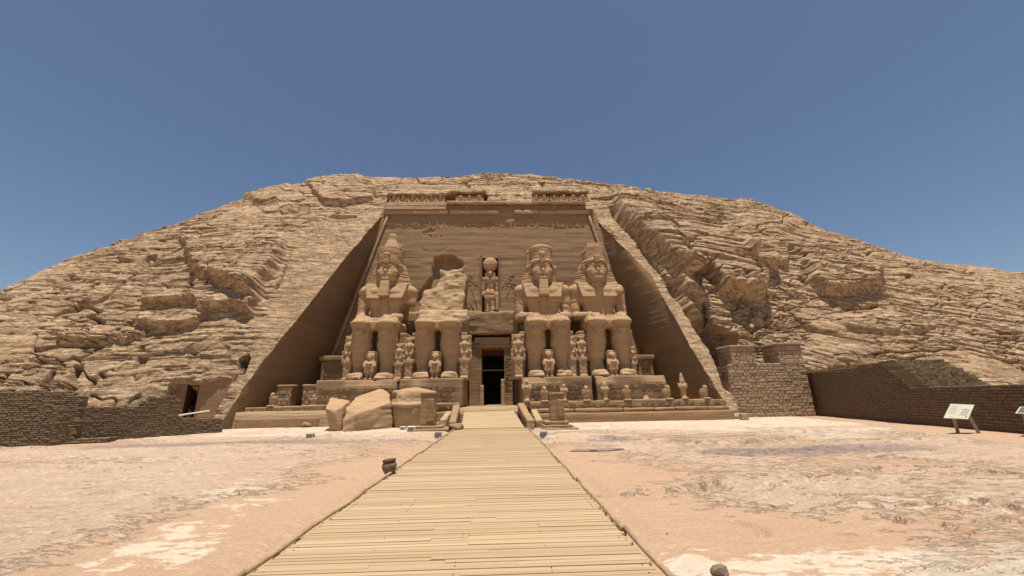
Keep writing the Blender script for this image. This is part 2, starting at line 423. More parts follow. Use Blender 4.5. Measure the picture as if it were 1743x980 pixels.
def build_hill():
    u = np.concatenate([-np.geomspace(260, 72, 60)[:-1], np.arange(-72, 82, .104), np.geomspace(82, 260, 60)[1:]])
    uL, uR = -14.5, 12.0
    iL, iR = np.argmin(abs(u-uL)), np.argmin(abs(u-uR)); u[iL], u[iR] = uL, uR
    t1 = np.linspace(-.03, TT, 460); t2 = np.linspace(TT, 1, 130)[1:]; t3 = 1+np.geomspace(.004, .9, 30)
    t = np.concatenate([t1, t2, t3]); nt_, nu = len(t), len(u)
    Z = np.zeros((nt_, nu)); U = np.broadcast_to(u, (nt_, nu)); T_ = np.broadcast_to(t[:, None], (nt_, nu))
    zc = np.interp(u, CXs, CZs); Z = np.where(T_ <= 1, T_*zc, zc*(1+(T_-1)*.05))
    zz = t*35.4
    dL, dR = edgeL(zz)-uL, edgeR(zz)-uR
    wl = np.where(u <= uL, np.clip(1-(uL-u)/26, 0, 1), np.clip(1-(u-uL)/13, 0, 1))
    wr = np.where(u >= uR, np.clip(1-(u-uR)/26, 0, 1), np.clip(1-(uR-u)/13, 0, 1))
    X = U+wl[None]*dL[:, None]+wr[None]*dR[:, None]
    zc2 = np.interp(X, CXs, CZs); Z = np.where(T_ <= 1, T_*zc2, zc2*(1+(T_-1)*.02))
    Y = np.where(T_ <= 1, hillY(X, Z), np.interp(X, CXs, CYs)+(T_-1)*60)
    B = np.stack([X, Y, Z], -1)
    gu = np.gradient(B, axis=1); gt = np.gradient(B, axis=0)
    nrm = np.cross(gu, gt); nrm /= np.linalg.norm(nrm, axis=-1, keepdims=True)+1e-9
    x, y, z = [B[..., i].astype(np.float32) for i in range(3)]
    # large shape
    D = .75*fbm(x/12, y/12, z/9, 11, 4)
    tilt = -.03*np.minimum(x+22, 0)+.0*x+.24*np.maximum(x-16, 0)*smooth(14, 34, x)
    q = z+tilt+.65*fbm(x/16, y/16, z/20, 21, 3)
    # smooth dressed strips on both sides of the cut
    pl = poly_px([(655, 352), (575, 362), (505, 385), (470, 480), (445, 560), (372, 700), (360, 730), (420, 720), (520, 545), (650, 372)])
    pr = poly_px([(1012, 365), (1040, 368), (1080, 410), (1125, 470), (1190, 560), (1232, 650), (1240, 705), (1200, 640), (1130, 510), (1070, 430)])
    wob = .8*fbm(x/3, z/3, 0, 31, 3)
    sdl, sdr = poly_sd(pl, x+wob, z+wob*.5), poly_sd(pr, x+wob*.4, z)
    calm = np.maximum(smooth(-.6, 1.0, sdl), smooth(-.4, .5, sdr))
    ztop = 28.2; calm = np.maximum(calm, smooth(2.5, .5, np.abs(z-30.5))*smooth(16, 12, np.abs(x+1))*.75)
    rough = (1-.70*calm)*(.75+.5*smooth(-.4, .5, fbm(x/20, y/20, z/14, 41, 3)))
    pat = smooth(-.25, .45, fbm(x/13, y/13, z/7, 49, 3))
    D += rough*(.75*beds(q, x, 3.1, 51, 9.0, .4)*smooth(-.15, .4, fbm(x/16, y/16, z/9, 47, 3))+.32*beds(q+.3*x*.05, x, 1.15, 61, 4.4, .68)*(.35+.65*pat)+.24*beds(q, x, .52, 71, 2.6, .65)*(.25+.75*pat))
    D += rough*.11*fbm(x/1.3, y/1.3, z/.8, 81, 4)+rough*.07*fbm(x/.5, y/.5, z/.22, 91, 2)
    rid = 1-np.abs(fbm(x/2.6, y/2.6, z/.7, 95, 4))*2.4; D -= rough*.26*smooth(.78, 1.0, rid)*smooth(-.2, .3, vn(x/6, y/6, z/4, 97))
    # joints and cracks
    for (sx, sz, sd, dep, wd) in ((6.5, 13, 101, .9, .030), (3.2, 5, 111, .5, .030), (14, 2.4, 121, .8, .030), (6, 1.1, 131, .55, .035), (9, .7, 141, .5, .03)):
        r_ = np.abs(fbm(x/sx, y/sx, z/sz, sd, 3))
        gate = smooth(.0, .3, vn(x/9, y/9, z/7, sd+5))
        D -= dep*smooth(wd, 0, r_)*gate*(1-.9*calm)
    # great rounded bulges with undercut feet
    def bulge(pts, amp, wdt, seed, top=None, wobble=.7, pw=.7):
        nonlocal D
        pg = poly_px(pts); zt, zb = pg[:, 1].max(), pg[:, 1].min()
        wx = wobble*fbm(x/2.5, z/2.0, 0, seed, 3); wz = wobble*.6*fbm(x/2.5, z/2.0, 5, seed+9, 3)
        sd = poly_sd(pg, x+wx, z+wz)
        lift = np.clip((zt-z)/(zt-zb), 0, 1)**pw
        D = D+amp*lift*smooth(0, wdt, sd)
    bulge([(1035, 340), (1120, 345), (1190, 372), (1250, 430), (1300, 482), (1296, 516), (1215, 508), (1196, 470), (1172, 470), (1160, 478), (1118, 440), (1062, 385)], 2.6, .8, 201, wobble=.4, pw=.5)
    bulge([(1140, 452), (1172, 472), (1196, 480), (1222, 525), (1254, 592), (1208, 575), (1172, 520)], 1.9, .5, 211, wobble=.4, pw=.35)
    rr = poly_sd(poly_px([(1030, 338), (1120, 345), (1190, 372), (1250, 430), (1305, 482), (1300, 520), (1215, 512), (1140, 470), (1060, 385)]), x, z); D += .45*smooth(-.5, .8, rr)*beds(q+.5*fbm(x/6, y/6, z/6, 207, 2), x, .85, 205, 9.0, .15)
    bulge([(1228, 398), (1270, 400), (1312, 440), (1316, 464), (1262, 463), (1240, 432)], 2.0, .6, 221)
    bulge([(1300, 430), (1310, 400), (1345, 420), (1335, 460), (1318, 455)], 1.0, .5, 226)
    bulge([(1342, 425), (1430, 415), (1500, 470), (1510, 498), (1400, 506), (1362, 478)], 1.7, .7, 231, wobble=1.3)
    bulge([(1190, 345), (1270, 340), (1360, 380), (1330, 410), (1250, 390)], .5, 1.5, 236)
    bulge([(300, 405), (385, 385), (470, 392), (498, 418), (488, 440), (472, 475), (440, 520), (385, 500), (330, 470)], 1.7, .8, 241)
    bulge([(330, 470), (390, 470), (455, 495), (442, 545), (395, 535), (345, 540), (325, 505)], 1.5, .6, 251)
    bulge([(240, 505), (300, 488), (345, 500), (340, 520), (280, 522), (238, 520)], 1.3, .35, 261)
    bulge([(235, 530), (300, 520), (350, 535), (345, 560), (280, 562), (232, 555)], 1.1, .35, 266)
    bulge([(200, 434), (260, 428), (320, 430), (330, 442), (250, 448), (202, 446)], .6, .5, 271)
    bulge([(545, 325), (600, 318), (648, 322), (642, 340), (590, 350), (548, 352)], .8, .35, 276)
    bulge([(430, 330), (520, 320), (560, 330), (480, 350), (430, 352)], .7, .7, 281)
    bulge([(90, 560), (200, 540), (260, 570), (200, 590), (100, 585)], .9, .6, 286)
    bulge([(930, 305), (1020, 315), (1040, 332), (1010, 330), (960, 318)], .9, .4, 291)
    bulge([(1420, 540), (1520, 530), (1600, 560), (1540, 575), (1440, 565)], .6, .6, 296)
    # gully right of the cut, cave mouth and ledge slots
    def slot(pts, dep, wdt, seed, wobble=.3):
        nonlocal D
        pg = poly_px(pts); wx = wobble*fbm(x/1.2, z/1.0, 0, seed, 3)
        D = D-dep*smooth(0, wdt, poly_sd(pg, x+wx, z+wx))
    slot([(1030, 352), (1050, 352), (1085, 398), (1132, 462), (1185, 530), (1225, 600), (1246, 660), (1236, 672), (1200, 592), (1150, 512), (1095, 432), (1050, 380)], 1.5, .8, 301)
    slot([(283, 660), (298, 645), (345, 650), (372, 645), (396, 649), (384, 672), (366, 700), (352, 728), (255, 728), (266, 690)], 1.8, .3, 302, .25)
    slot([(303, 712), (310, 650), (352, 650), (347, 712)], 2.4, .2, 303, .05)
    slot([(404, 640), (408, 612), (424, 603), (427, 612), (416, 640)], 2.2, .25, 306, .1)
    slot([(556, 371), (570, 366), (607, 365), (607, 371), (574, 373)], 1.3, .2, 311, .1)
    slot([(318, 478), (334, 474), (338, 488), (322, 492)], 1.0, .3, 316)
    slot([(498, 428), (510, 400), (512, 402), (478, 492), (470, 505), (466, 500)], .8, .3, 321, .15)
    slot([(55, 662), (88, 626), (98, 628), (78, 664)], 1.0, .25, 326, .15)
    slot([(100, 664), (124, 618), (143, 616), (130, 664)], 1.3, .25, 331, .15)
    slot([(-5, 650), (10, 630), (20, 632), (5, 655)], .9, .25, 336, .15)
    slot([(222, 628), (234, 605), (254, 604), (244, 626)], .4, .12, 341, .05)
    slot([(1556, 578), (1580, 574), (1600, 600), (1572, 604)], .22, .12, 346, .05)
    slot([(150, 660), (168, 632), (182, 633), (170, 660)], .3, .12, 351, .05)
    # nothing may bulge into the cut itself: keep the edges crisp
    nearL = np.exp(-np.abs(U-uL)/.8)*(Z < 28.6); nearR = np.exp(-np.abs(U-uR)/.8)*(Z < 28.6)
    D = D*(1-.55*np.maximum(nearL, nearR))
    D *= np.where(T_ > 1, np.clip(1-(T_-1)*2, .3, 1), 1)
    B = B+nrm*D[..., None]
    # chipped outline of the cut
    ch = .16*fbm(z/2.2, 0, 0, 401, 4)+.10*np.maximum(0, vn(z/3.1, 0, 0, 405))+.10*fbm(z/.5, 0, 0, 407, 3)
    B[:, iL, 0] += ch[:, iL]*.9-.15; B[:, iR, 0] -= ch[:, iR]*.9-.15
    idx = np.arange(nt_*nu).reshape(nt_, nu)
    q4 = np.stack([idx[:-1, :-1], idx[:-1, 1:], idx[1:, 1:], idx[1:, :-1]], -1)
    rT = int(np.argmin(abs(t-TT)))
    keep = np.ones((nt_-1, nu-1), bool); keep[:rT, iL:iR] = False
    o = mesh_obj('rock_hill', B.reshape(-1, 3), q4[keep].reshape(-1, 4), M_hill, None, False, {'bed': (q-z+B[..., 2]+.35*(B[..., 1]-y)).ravel()})
    tag(o, kind='structure')
    return B[:rT+1, iL], B[:rT+1, iR], B[rT, iL:iR+1]
cutL, cutR, cutT = build_hill()

# ------------------------------------------------------------------ ground
def build_ground():
    m, t, b = new_mat('forecourt_rock_and_sand')
    a = N(t, 'Attribute'); a.attribute_name = 'rock'; s2 = N(t, 'Attribute'); s2.attribute_name = 'mauve'; s3 = N(t, 'Attribute'); s3.attribute_name = 'cream'
    va = mapping(t, (1, 1, 1)); vb = mapping(t, (.5, 1.5, 1), (0, 0, .07)); vc = mapping(t, (.7, 1.5, 1), (0, 0, .16))
    n1 = noise(t, va, 16, 6, .7); n2 = noise(t, vb, 1.0, 9, .70, .12); n3 = noise(t, vc, 2.3, 9, .74, .12); n4 = noise(t, va, .22, 4, .5); n5 = noise(t, vb, 5.0, 8, .75, .3)
    sand = ramp(t, n1, [(.3, (.345, .22, .138)), (.7, (.44, .288, .188))])
    sand = mix(t, ramp(t, n5, [(.5, (0, 0, 0)), (.72, (.8, .8, .8))]), sand, (.50, .37, .265))
    rock = ramp(t, n2, [(.25, (.38, .272, .185)), (.47, (.46, .34, .238)), (.75, (.55, .425, .305))])
    rock = mix(t, ramp(t, n4, [(.42, (0, 0, 0)), (.62, (.75, .75, .75))]), rock, (.42, .27, .185))
    rock = mix(t, .32, rock, ramp(t, n5, [(.3, (.34, .245, .17)), (.52, (.46, .34, .24)), (.72, (.57, .445, .325))]))
    n6 = noise(t, vc, 7.5, 5, .62, .1); rock = mix(t, math_(t, 'MULTIPLY', ramp(t, n6, [(.52, (0, 0, 0)), (.56, (1, 1, 1))]), .45), rock, (.66, .52, .385)); rock = mix(t, math_(t, 'MULTIPLY', ramp(t, n6, [(.40, (1, 1, 1)), (.44, (0, 0, 0))]), .22), rock, (.42, .30, .205))
    mauve = ramp(t, n5, [(.3, (.15, .113, .112)), (.7, (.31, .235, .215))])
    cream = ramp(t, n5, [(.25, (.46, .365, .27)), (.6, (.62, .52, .405))])
    edge = math_(t, 'ADD', a.outputs['Fac'], math_(t, 'MULTIPLY', math_(t, 'SUBTRACT', n3, .5), 2.4))
    c = mix(t, ramp(t, edge, [(.47, (0, 0, 0)), (.53, (1, 1, 1))]), sand, rock)
    f2 = math_(t, 'ADD', s2.outputs['Fac'], math_(t, 'MULTIPLY', math_(t, 'SUBTRACT', n5, .5), 2.0))
    c = mix(t, ramp(t, f2, [(.42, (0, 0, 0)), (.68, (.9, .9, .9))]), c, mauve)
    f3 = math_(t, 'ADD', s3.outputs['Fac'], math_(t, 'MULTIPLY', math_(t, 'SUBTRACT', n3, .5), 2.2))
    c = mix(t, ramp(t, f3, [(.48, (0, 0, 0)), (.54, (1, 1, 1))]), c, cream)
    t.links.new(c, b.inputs['Base Color'])
    # flaking layers: stepped heights give sharp little edges; thin cracks follow the bedding
    steps = math_(t, 'ADD', math_(t, 'MULTIPLY', n5, 2.0), math_(t, 'MULTIPLY', ramp(t, n6, [(.515, (0, 0, 0)), (.55, (1, 1, 1))]), 1.2)); steps2 = math_(t, 'FLOOR', math_(t, 'MULTIPLY', n2, 6))
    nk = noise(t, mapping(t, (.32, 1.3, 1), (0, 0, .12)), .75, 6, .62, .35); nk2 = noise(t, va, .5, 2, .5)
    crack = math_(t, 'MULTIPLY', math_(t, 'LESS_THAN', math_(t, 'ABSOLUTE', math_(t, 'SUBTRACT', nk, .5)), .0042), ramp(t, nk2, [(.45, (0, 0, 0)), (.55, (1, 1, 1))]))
    solid = ramp(t, edge, [(.45, (0, 0, 0)), (.55, (1, 1, 1))])
    hgt = math_(t, 'MULTIPLY', math_(t, 'SUBTRACT', math_(t, 'ADD', math_(t, 'MULTIPLY', steps, .5), math_(t, 'MULTIPLY', steps2, .6)), math_(t, 'MULTIPLY', crack, 2.0)), solid)
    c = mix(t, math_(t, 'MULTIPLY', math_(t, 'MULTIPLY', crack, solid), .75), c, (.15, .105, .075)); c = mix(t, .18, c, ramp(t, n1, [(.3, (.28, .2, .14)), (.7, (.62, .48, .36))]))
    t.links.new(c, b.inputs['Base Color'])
    p = bump(t, b, hgt, .013); p = bump(t, b, n5, .03, 1.0, p); bump(t, b, n1, .012, 1.0, p)
    xs = np.concatenate([-np.geomspace(900, 40, 30)[:-1], np.arange(-40, 40, .075), np.geomspace(40, 900, 30)])
    ys = np.concatenate([-np.geomspace(300, 3, 20)[:-1], -3+np.cumsum(np.concatenate([np.full(120, .05), np.linspace(.05, .1, 330)])), ])
    ys = np.concatenate([ys, np.geomspace(ys[-1]+.2, 4000, 40)])
    X, Y = np.meshgrid(xs, ys); x, y = X.astype(np.float32), Y.astype(np.float32)
    near = smooth(60, 35, np.hypot(x, y-15))
    # strike of the rock bands runs across the court, dipping to the right
    s = y-.10*x*np.sign(x)*.6+.9*fbm(x/7, y/5, 0, 501, 3)
    rk = .62+.60*fbm(x/5.5, y/2.3, 0, 511, 4)
    rk -= .62*smooth(4.2, .8, np.abs(x+.6)-2.4)*smooth(21, 15, y)              # sand along the boardwalk
    rk += .5*smooth(-5, -9, x)*smooth(22, 6, y)
    rk -= .9*smooth(2.6, .6, np.abs(x-(29.3-(36.7-y)*.29)+1.2))*(x > 0)          # sand drifted against the right wall
    rk += .35*smooth(23, 25, y)
    mv = -.30+.35*fbm(x/6, y/1.5, 3, 521, 3)
    mv += 1.05*np.exp(-((y-22.5-.05*x)/1.7)**2)*smooth(-1, -5, x)*smooth(-26, -18, x)
    mv += 1.25*np.exp(-((y-14.8-.02*x)/1.6)**2)*smooth(4, 9, x)*smooth(21, 14, x)
    mv += 1.0*np.exp(-((y-19.5-.03*x)/1.3)**2)*smooth(2, 5, x)*smooth(20, 12, x)
    cr = -.1+.45*fbm(x/2.8, y/1.4, 7, 531, 4)
    cr += .75*smooth(23.5, 26, y+.4*fbm(x/2, y, 0, 533, 3)-.03*np.abs(x))*smooth(3, 5, np.abs(x+.6))
    cr += .55*smooth(17.5, 19, y)*smooth(8, 14, x)*smooth(26, 22, x)
    cr += .62*np.exp(-((x+5.3+.33*(y-8))/1.3)**2)*smooth(16, 11, y)              # flaking white crust left of the walk
    cr += .8*np.exp(-((y-5.3+.1*(x-4))/.9)**2)*smooth(1.5, 2.4, x)*smooth(9, 5, x)+.4*np.exp(-((y-8.0-.1*(x-8))/.8)**2)*smooth(4, 6, x)
    cr += .25*smooth(-8, -11, x)*smooth(20, 9, y)
    cr -= .8*smooth(2.0, .6, np.abs(x-(29.3-(36.7-y)*.29)+1.0))*(x > 0)
    # relief: flat beds broken at stepped edges, sand lying smooth
    rel = smooth(.40, .60, rk)
    hz = .05*fbm(x/6, y/4, 0, 541, 3)
    hz += rel*(.085*beds(s+.6*fbm(x/5, y/2, 2, 545, 3), x, 2.3, 551, 6.0, .35)+.05*beds(s*1.0+.35*fbm(x/3, y/1.2, 4, 555, 3)+.12*x, x, .9, 561, 3.5, .4)+.025*beds(s+.2*fbm(x/2, y/.8, 4, 557, 3), x, .4, 565, 1.8, .4))
    r_ = np.abs(fbm(x/4.5, y/1.5, 1, 571, 4)); hz -= rel*.10*smooth(.03, 0, r_)*smooth(0, .3, vn(x/5, y/3, 0, 575))
    r_ = np.abs(fbm(x/2.0, y/.8, 9, 577, 4)); hz -= rel*.05*smooth(.04, 0, r_)*smooth(.1, .4, vn(x/4, y/2.5, 3, 579))
    hz += .018*fbm(x/.5, y/.3, 0, 581, 3)*rel+.006*fbm(x/.15, y/.15, 0, 585, 2)
    # a broken ledge that crosses the right half of the court
    for (pp, hh) in (([(925, 748), (1000, 743), (1080, 750), (1200, 755), (1290, 752), (1390, 745)], .22), ([(1045, 840), (1120, 835), (1190, 825), (1245, 826), (1300, 845)], .16),
                     ([(1420, 858), (1480, 872), (1520, 880), (1560, 876)], .14), ([(1380, 805), (1480, 800), (1600, 804), (1743, 806)], .12), ([(400, 835), (430, 826), (492, 824)], .12)):
        w_ = np.array([G(*q_) for q_ in pp]); yl = np.interp(x, w_[:, 0], w_[:, 1])+.30*fbm(x/2.2, 0, 0, 591, 3)
        inx = smooth(w_[0, 0]-.5, w_[0, 0]+1.0, x)*smooth(w_[-1, 0]+.5, w_[-1, 0]-1.0, x)
        hz += inx*hh*.7*smooth(-.03, .13, y-yl)*smooth(3.2, .2, y-yl)
    for ln, dp, wd in (([(1380, 812), (1420, 806), (1470, 802), (1500, 796), (1560, 797), (1650, 800), (1743, 806)], .13, .07), ([(1400, 853), (1450, 868), (1490, 878), (1525, 880)], .16, .07), ([(1585, 878), (1640, 898)], .10, .05),
                       ([(925, 752), (1000, 749), (1080, 754), (1180, 755), (1290, 751)], .14, .10), ([(330, 832), (430, 827), (492, 825)], .13, .06), ([(1185, 830), (1215, 823), (1243, 829)], .13, .06), ([(1062, 845), (1120, 846)], .10, .05),
                       ([(1252, 880), (1285, 890), (1295, 902)], .10, .04), ([(390, 757), (470, 761), (560, 770)], .12, .09), ([(1050, 800), (1160, 806), (1260, 812), (1400, 806)], .12, .06), ([(60, 790), (200, 800), (330, 778)], .08, .07), ([(1480, 775), (1560, 780), (1650, 778)], .12, .08), ([(1690, 860), (1743, 866)], .14, .07), ([(1180, 768), (1300, 776), (1390, 772)], .10, .07)):
        w_ = np.array([G(*q_)[:2] for q_ in ln]); xx = x+.10*fbm(x/.6, y/.4, 0, 593, 3); yy = y+.16*fbm(x/.7, y/.5, 3, 595, 3); dd = np.full(x.shape, 9.0, np.float32)
        for i in range(len(w_)-1):
            a_, e_ = w_[i], w_[i+1]-w_[i]; tt = np.clip(((xx-a_[0])*e_[0]+(yy-a_[1])*e_[1])/float(e_@e_), 0, 1); dd = np.minimum(dd, np.hypot(xx-a_[0]-tt*e_[0], yy-a_[1]-tt*e_[1]))
        hz -= dp*1.5*smooth(wd*2.4, wd*.8, dd)*smooth(-.55, -.1, vn(x/.9, y/.9, 0, 597))
        hz += dp*.5*smooth(1.2, .1, dd)*(yy > 0)*smooth(-.3, .3, vn(x/2, y/2, 0, 598))*.6
    flat = smooth(2.75, 3.1, np.abs(x+.6))                                       # nothing comes up through the planks
    hz = np.where(flat < 1, np.minimum(hz, -.02)*(1-flat)+hz*flat-.06*(1-flat), hz)
    back = smooth(29, 33, y)
    hz = hz*near*(1-.8*back)-.05
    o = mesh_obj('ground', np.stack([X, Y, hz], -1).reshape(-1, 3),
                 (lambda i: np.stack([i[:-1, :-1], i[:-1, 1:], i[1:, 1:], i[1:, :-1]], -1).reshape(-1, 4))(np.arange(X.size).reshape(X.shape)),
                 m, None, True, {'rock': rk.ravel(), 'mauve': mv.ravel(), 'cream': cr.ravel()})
    tag(o, kind='structure')
build_ground()
# ------------------------------------------------------------------ temple front cut into the rock
def yfac(z): return 43.0+(np.asarray(z, float)-1.0)*(2.0/23.5)
def xiL(z): return -19.85+(np.minimum(np.asarray(z, float), 24.6)-1)*.244
def xiR(z): return 16.8-(np.minimum(np.asarray(z, float), 24.3)-1)*.2155
temple = tag(empty('temple_facade', (-1.0, 43.0, 1.2)), 'tall battered sandstone temple front carved into the hillside behind the seated giants', 'temple')
def tpart(o): o.parent = temple; o.location = (1.0, -43.0, -1.2); return o
def build_facade():
    xs = np.sort(np.concatenate([np.arange(-21.5, 18.5, .16), [-2.02, -.08, -1.95, .5]]))
    zs = np.sort(np.concatenate([np.arange(.4, 25.0, .16), [11.6, 18.4, 7.1]]))
    X, Z = np.meshgrid(xs, zs); Y = yfac(Z)
    pg = np.array([P(*q, 44.2)[[0, 2]] for q in ((740, 436), (770, 433), (786, 441), (789, 452), (780, 458), (772, 470), (762, 490), (700, 545), (712, 500), (735, 470), (738, 440))])
    w_ = .18*fbm(X/1.0, Z/1.0, 0, 601, 3)
    sd = poly_sd(pg, (X+w_).astype(np.float32), (Z+w_).astype(np.float32))
    zt = pg[:, 1].max()
    D = 1.15*smooth(0, .12, sd)*np.clip(1-(zt-Z)/7.5, .0, 1)
    D = D+.05*fbm(X/2, 0, Z/.5, 605, 4)+.03*vn(X/6, 0, Z/.16, 609)
    r_ = np.abs(fbm(X/5, 0, Z/1.6, 611, 3)); D = D+.22*smooth(.03, 0, r_)*smooth(.1, .3, vn(X/4, 0, Z/3, 615))
    Y = Y+D
    i = np.arange(X.size).reshape(X.shape)
    q = np.stack([i[:-1, :-1], i[:-1, 1:], i[1:, 1:], i[1:, :-1]], -1)
    xc, zc = (xs[:-1]+xs[1:])/2, (zs[:-1]+zs[1:])/2
    XX, ZZ = np.meshgrid(xc, zc)
    hole = ((XX > -2.02) & (XX < -.08) & (ZZ > 11.6) & (ZZ < 18.4)) | ((XX > -1.95) & (XX < .5) & (ZZ < 7.1)) | (XX > xiR(ZZ)+.7) | (XX < xiL(ZZ)-.7)
    tpart(mesh_obj('facade_wall', np.stack([X, Y, Z], -1).reshape(-1, 3), q[~hole].reshape(-1, 4), M_temple, None, True))
    # reveals: from the chipped edge of the cut back to the front
    for side, edge, xi in (('l', cutL, xiL), ('r', cutR, xiR)):
        e = edge[::2]; z = e[:, 2]; n = 40
        zi = np.minimum(z, 28.4); inner = np.stack([xi(zi), np.where(z < 25, yfac(zi)+.5, 47.7), zi], -1)
        s = np.linspace(0, 1, n)
        k_ = 45; ep = np.concatenate([np.repeat(e[:1], k_, 0), e, np.repeat(e[-1:], k_, 0)]); es = np.stack([np.convolve(ep[:, i_], np.ones(2*k_+1)/(2*k_+1), 'valid') for i_ in range(3)], -1); es[:, 2] = e[:, 2]
        fall = np.exp(-s*30)[:, None, None]
        V = es[None]*(1-s[:, None, None])+inner[None]*s[:, None, None]+(e-es)[None]*fall
        bow = np.sin(np.pi*s)[:, None]
        nz_ = .05*fbm(V[..., 1]/2.5, V[..., 2]/1.0, 0, 621, 4)+.02*vn(V[..., 1]/5, V[..., 2]/.25, 0, 625)+.08*np.maximum(0, fbm(V[..., 1]/1.5, V[..., 2]/1.5, 0, 627, 3)-.1)*np.exp(-s*9)[:, None]
        V[..., 0] += (-1 if side == 'l' else 1)*nz_*bow*1.0
        j = np.arange(V.shape[0]*V.shape[1]).reshape(V.shape[:2])
        q = np.stack([j[:-1, :-1], j[1:, :-1], j[1:, 1:], j[:-1, 1:]], -1).reshape(-1, 4)
        if side == 'r': q = q[:, ::-1]
        tpart(mesh_obj('side_wall', V.reshape(-1, 3), q, M_reveal, None, True))
    # roof of the frieze recess and its back wall
    e = cutT[::3]; n = 8; s = np.linspace(0, 1, n)
    inner = np.stack([e[:, 0], np.full(len(e), 47.9), e[:, 2]-.05], -1)
    V = e[None]*(1-s[:, None, None])+inner[None]*s[:, None, None]
    j = np.arange(V.shape[0]*V.shape[1]).reshape(V.shape[:2])
    tpart(mesh_obj('recess_soffit', V.reshape(-1, 3), np.stack([j[:-1, :-1], j[:-1, 1:], j[1:, 1:], j[1:, :-1]], -1).reshape(-1, 4), M_hill, None, True))
    b = MB(); b.box(-14.8, 12.3, 47.6, 48.2, 24.5, 28.6); tpart(b.build('recess_back_wall', M_temple))
build_facade()
# cornice: broken lip, grooved cavetto, top fillet
def cornice():
    rng = np.random.default_rng(5)
    def strip(x0, x1, z0, z1, over, seed, mat=M_temple, amp=.05, depth=1.2):
        V, Fq = stone_block(x0, x1, float(yfac(z0))-over, float(yfac(z0))+depth, z0, z1, seed, .12, amp, .06, .6)
        return V, Fq
    b = MB()
    for k, (a, c, o) in enumerate(((-14.25, -6.35, .34), (-6.2, .15, .40), (.1, 2.0, .10), (2.0, 5.2, .34), (5.2, 7.3, .22), (7.2, 11.6, .33))):
        V, Fq = strip(a, c, 24.42, 24.95, o, 700+k, amp=.09 if k > 1 else .04); b.add(V, Fq)
    tpart(b.build('cornice_lip', M_statue, None, True))
    b = MB(); b.box(-14.4, 12.0, 44.85, 47.7, 24.5, 25.75); tpart(b.build('cornice_core', M_temple))
    b = MB()                                                    # upright grooves of the cavetto
    for x in np.arange(-6.5, 11.3, .28):
        if rng.random() < .9: b.tube([(x, 44.87, 24.95), (x, 44.84, 25.4), (x, 44.70, 25.72)], .085, 6)
    b.box(-6.62, 11.35, 44.90, 44.98, 24.93, 25.74); tpart(b.build('cavetto_rib', M_temple, None, True))
    b = MB()
    for k, (a, c, o) in enumerate(((-6.6, 1.1, .36), (1.0, 4.3, .22), (4.3, 11.2, .38))):
        V, Fq = stone_block(a, c, 44.78-o, 46.3, 25.7, 26.08, 720+k, .10, .16, .07, .9); b.add(V, Fq)
    def lean(p):
        p = p.copy(); p[:, 1] += np.clip(p[:, 2]-24.95, 0, 2)*.55; return p
    b2 = MB(); V, Fq = stone_block(-14.3, -6.7, 44.5, 46.4, 24.95, 26.45, 731, .12, .13, .12, .8, cut=lean); b2.add(V, Fq)
    V, Fq = stone_block(11.1, 12.2, 44.5, 46.4, 24.95, 26.5, 732, .14, .06, .1, .9, cut=lean); b.add(V, Fq)
    tpart(b.build('cornice_fillet', M_statue, None, True)); tpart(b2.build('cornice_slope', M_temple, None, True))
    for k, (a, c, yy) in enumerate(((-14.5, -9.9, 46.2), (-10.0, -6.3, 46.28), (-6.4, -1.6, 45.6), (4.5, 8.6, 45.52), (8.5, 12.0, 45.6))):
        V, Fq = stone_block(a, c, yy, 48.2, 28.0, 28.35, 750+k, .12, .22, .10, .8); tpart(mesh_obj('frieze_brow', V, Fq, M_hill, None, False))
    V, Fq = stone_block(-1.7, 4.5, 45.3, 48.6, 26.0, 28.5, 741, .12, .55, .5, 1.6, cut=lambda p: np.stack([p[:, 0]+.4*fbm(p[:, 2], p[:, 1], 0, 742, 2), p[:, 1]+np.clip(p[:, 2]-26.2, 0, 3)*.5, p[:, 2]], -1))
    tpart(mesh_obj('broken_frieze_rock', V, Fq, M_hill, None, True))
    for xi, sg in ((xiL, 1), (xiR, -1)):
        b = MB(); b.tube([(float(xi(z))+sg*.28, float(yfac(z))-.14, z) for z in np.linspace(24.5, 5.0, 12)], .15, 10)
        tpart(b.build('corner_moulding', M_statue, None, True))
    for x0, x1 in ((-14.3, -6.4), (-6.3, -1.7), (4.6, 11.9)):
        V, Fq = stone_block(x0, x1, 45.9, 47.7, 25.6, 26.5, 745, .25, .04, .05)
        tpart(mesh_obj('frieze_ledge', V, Fq, M_statue, None, True))
cornice()
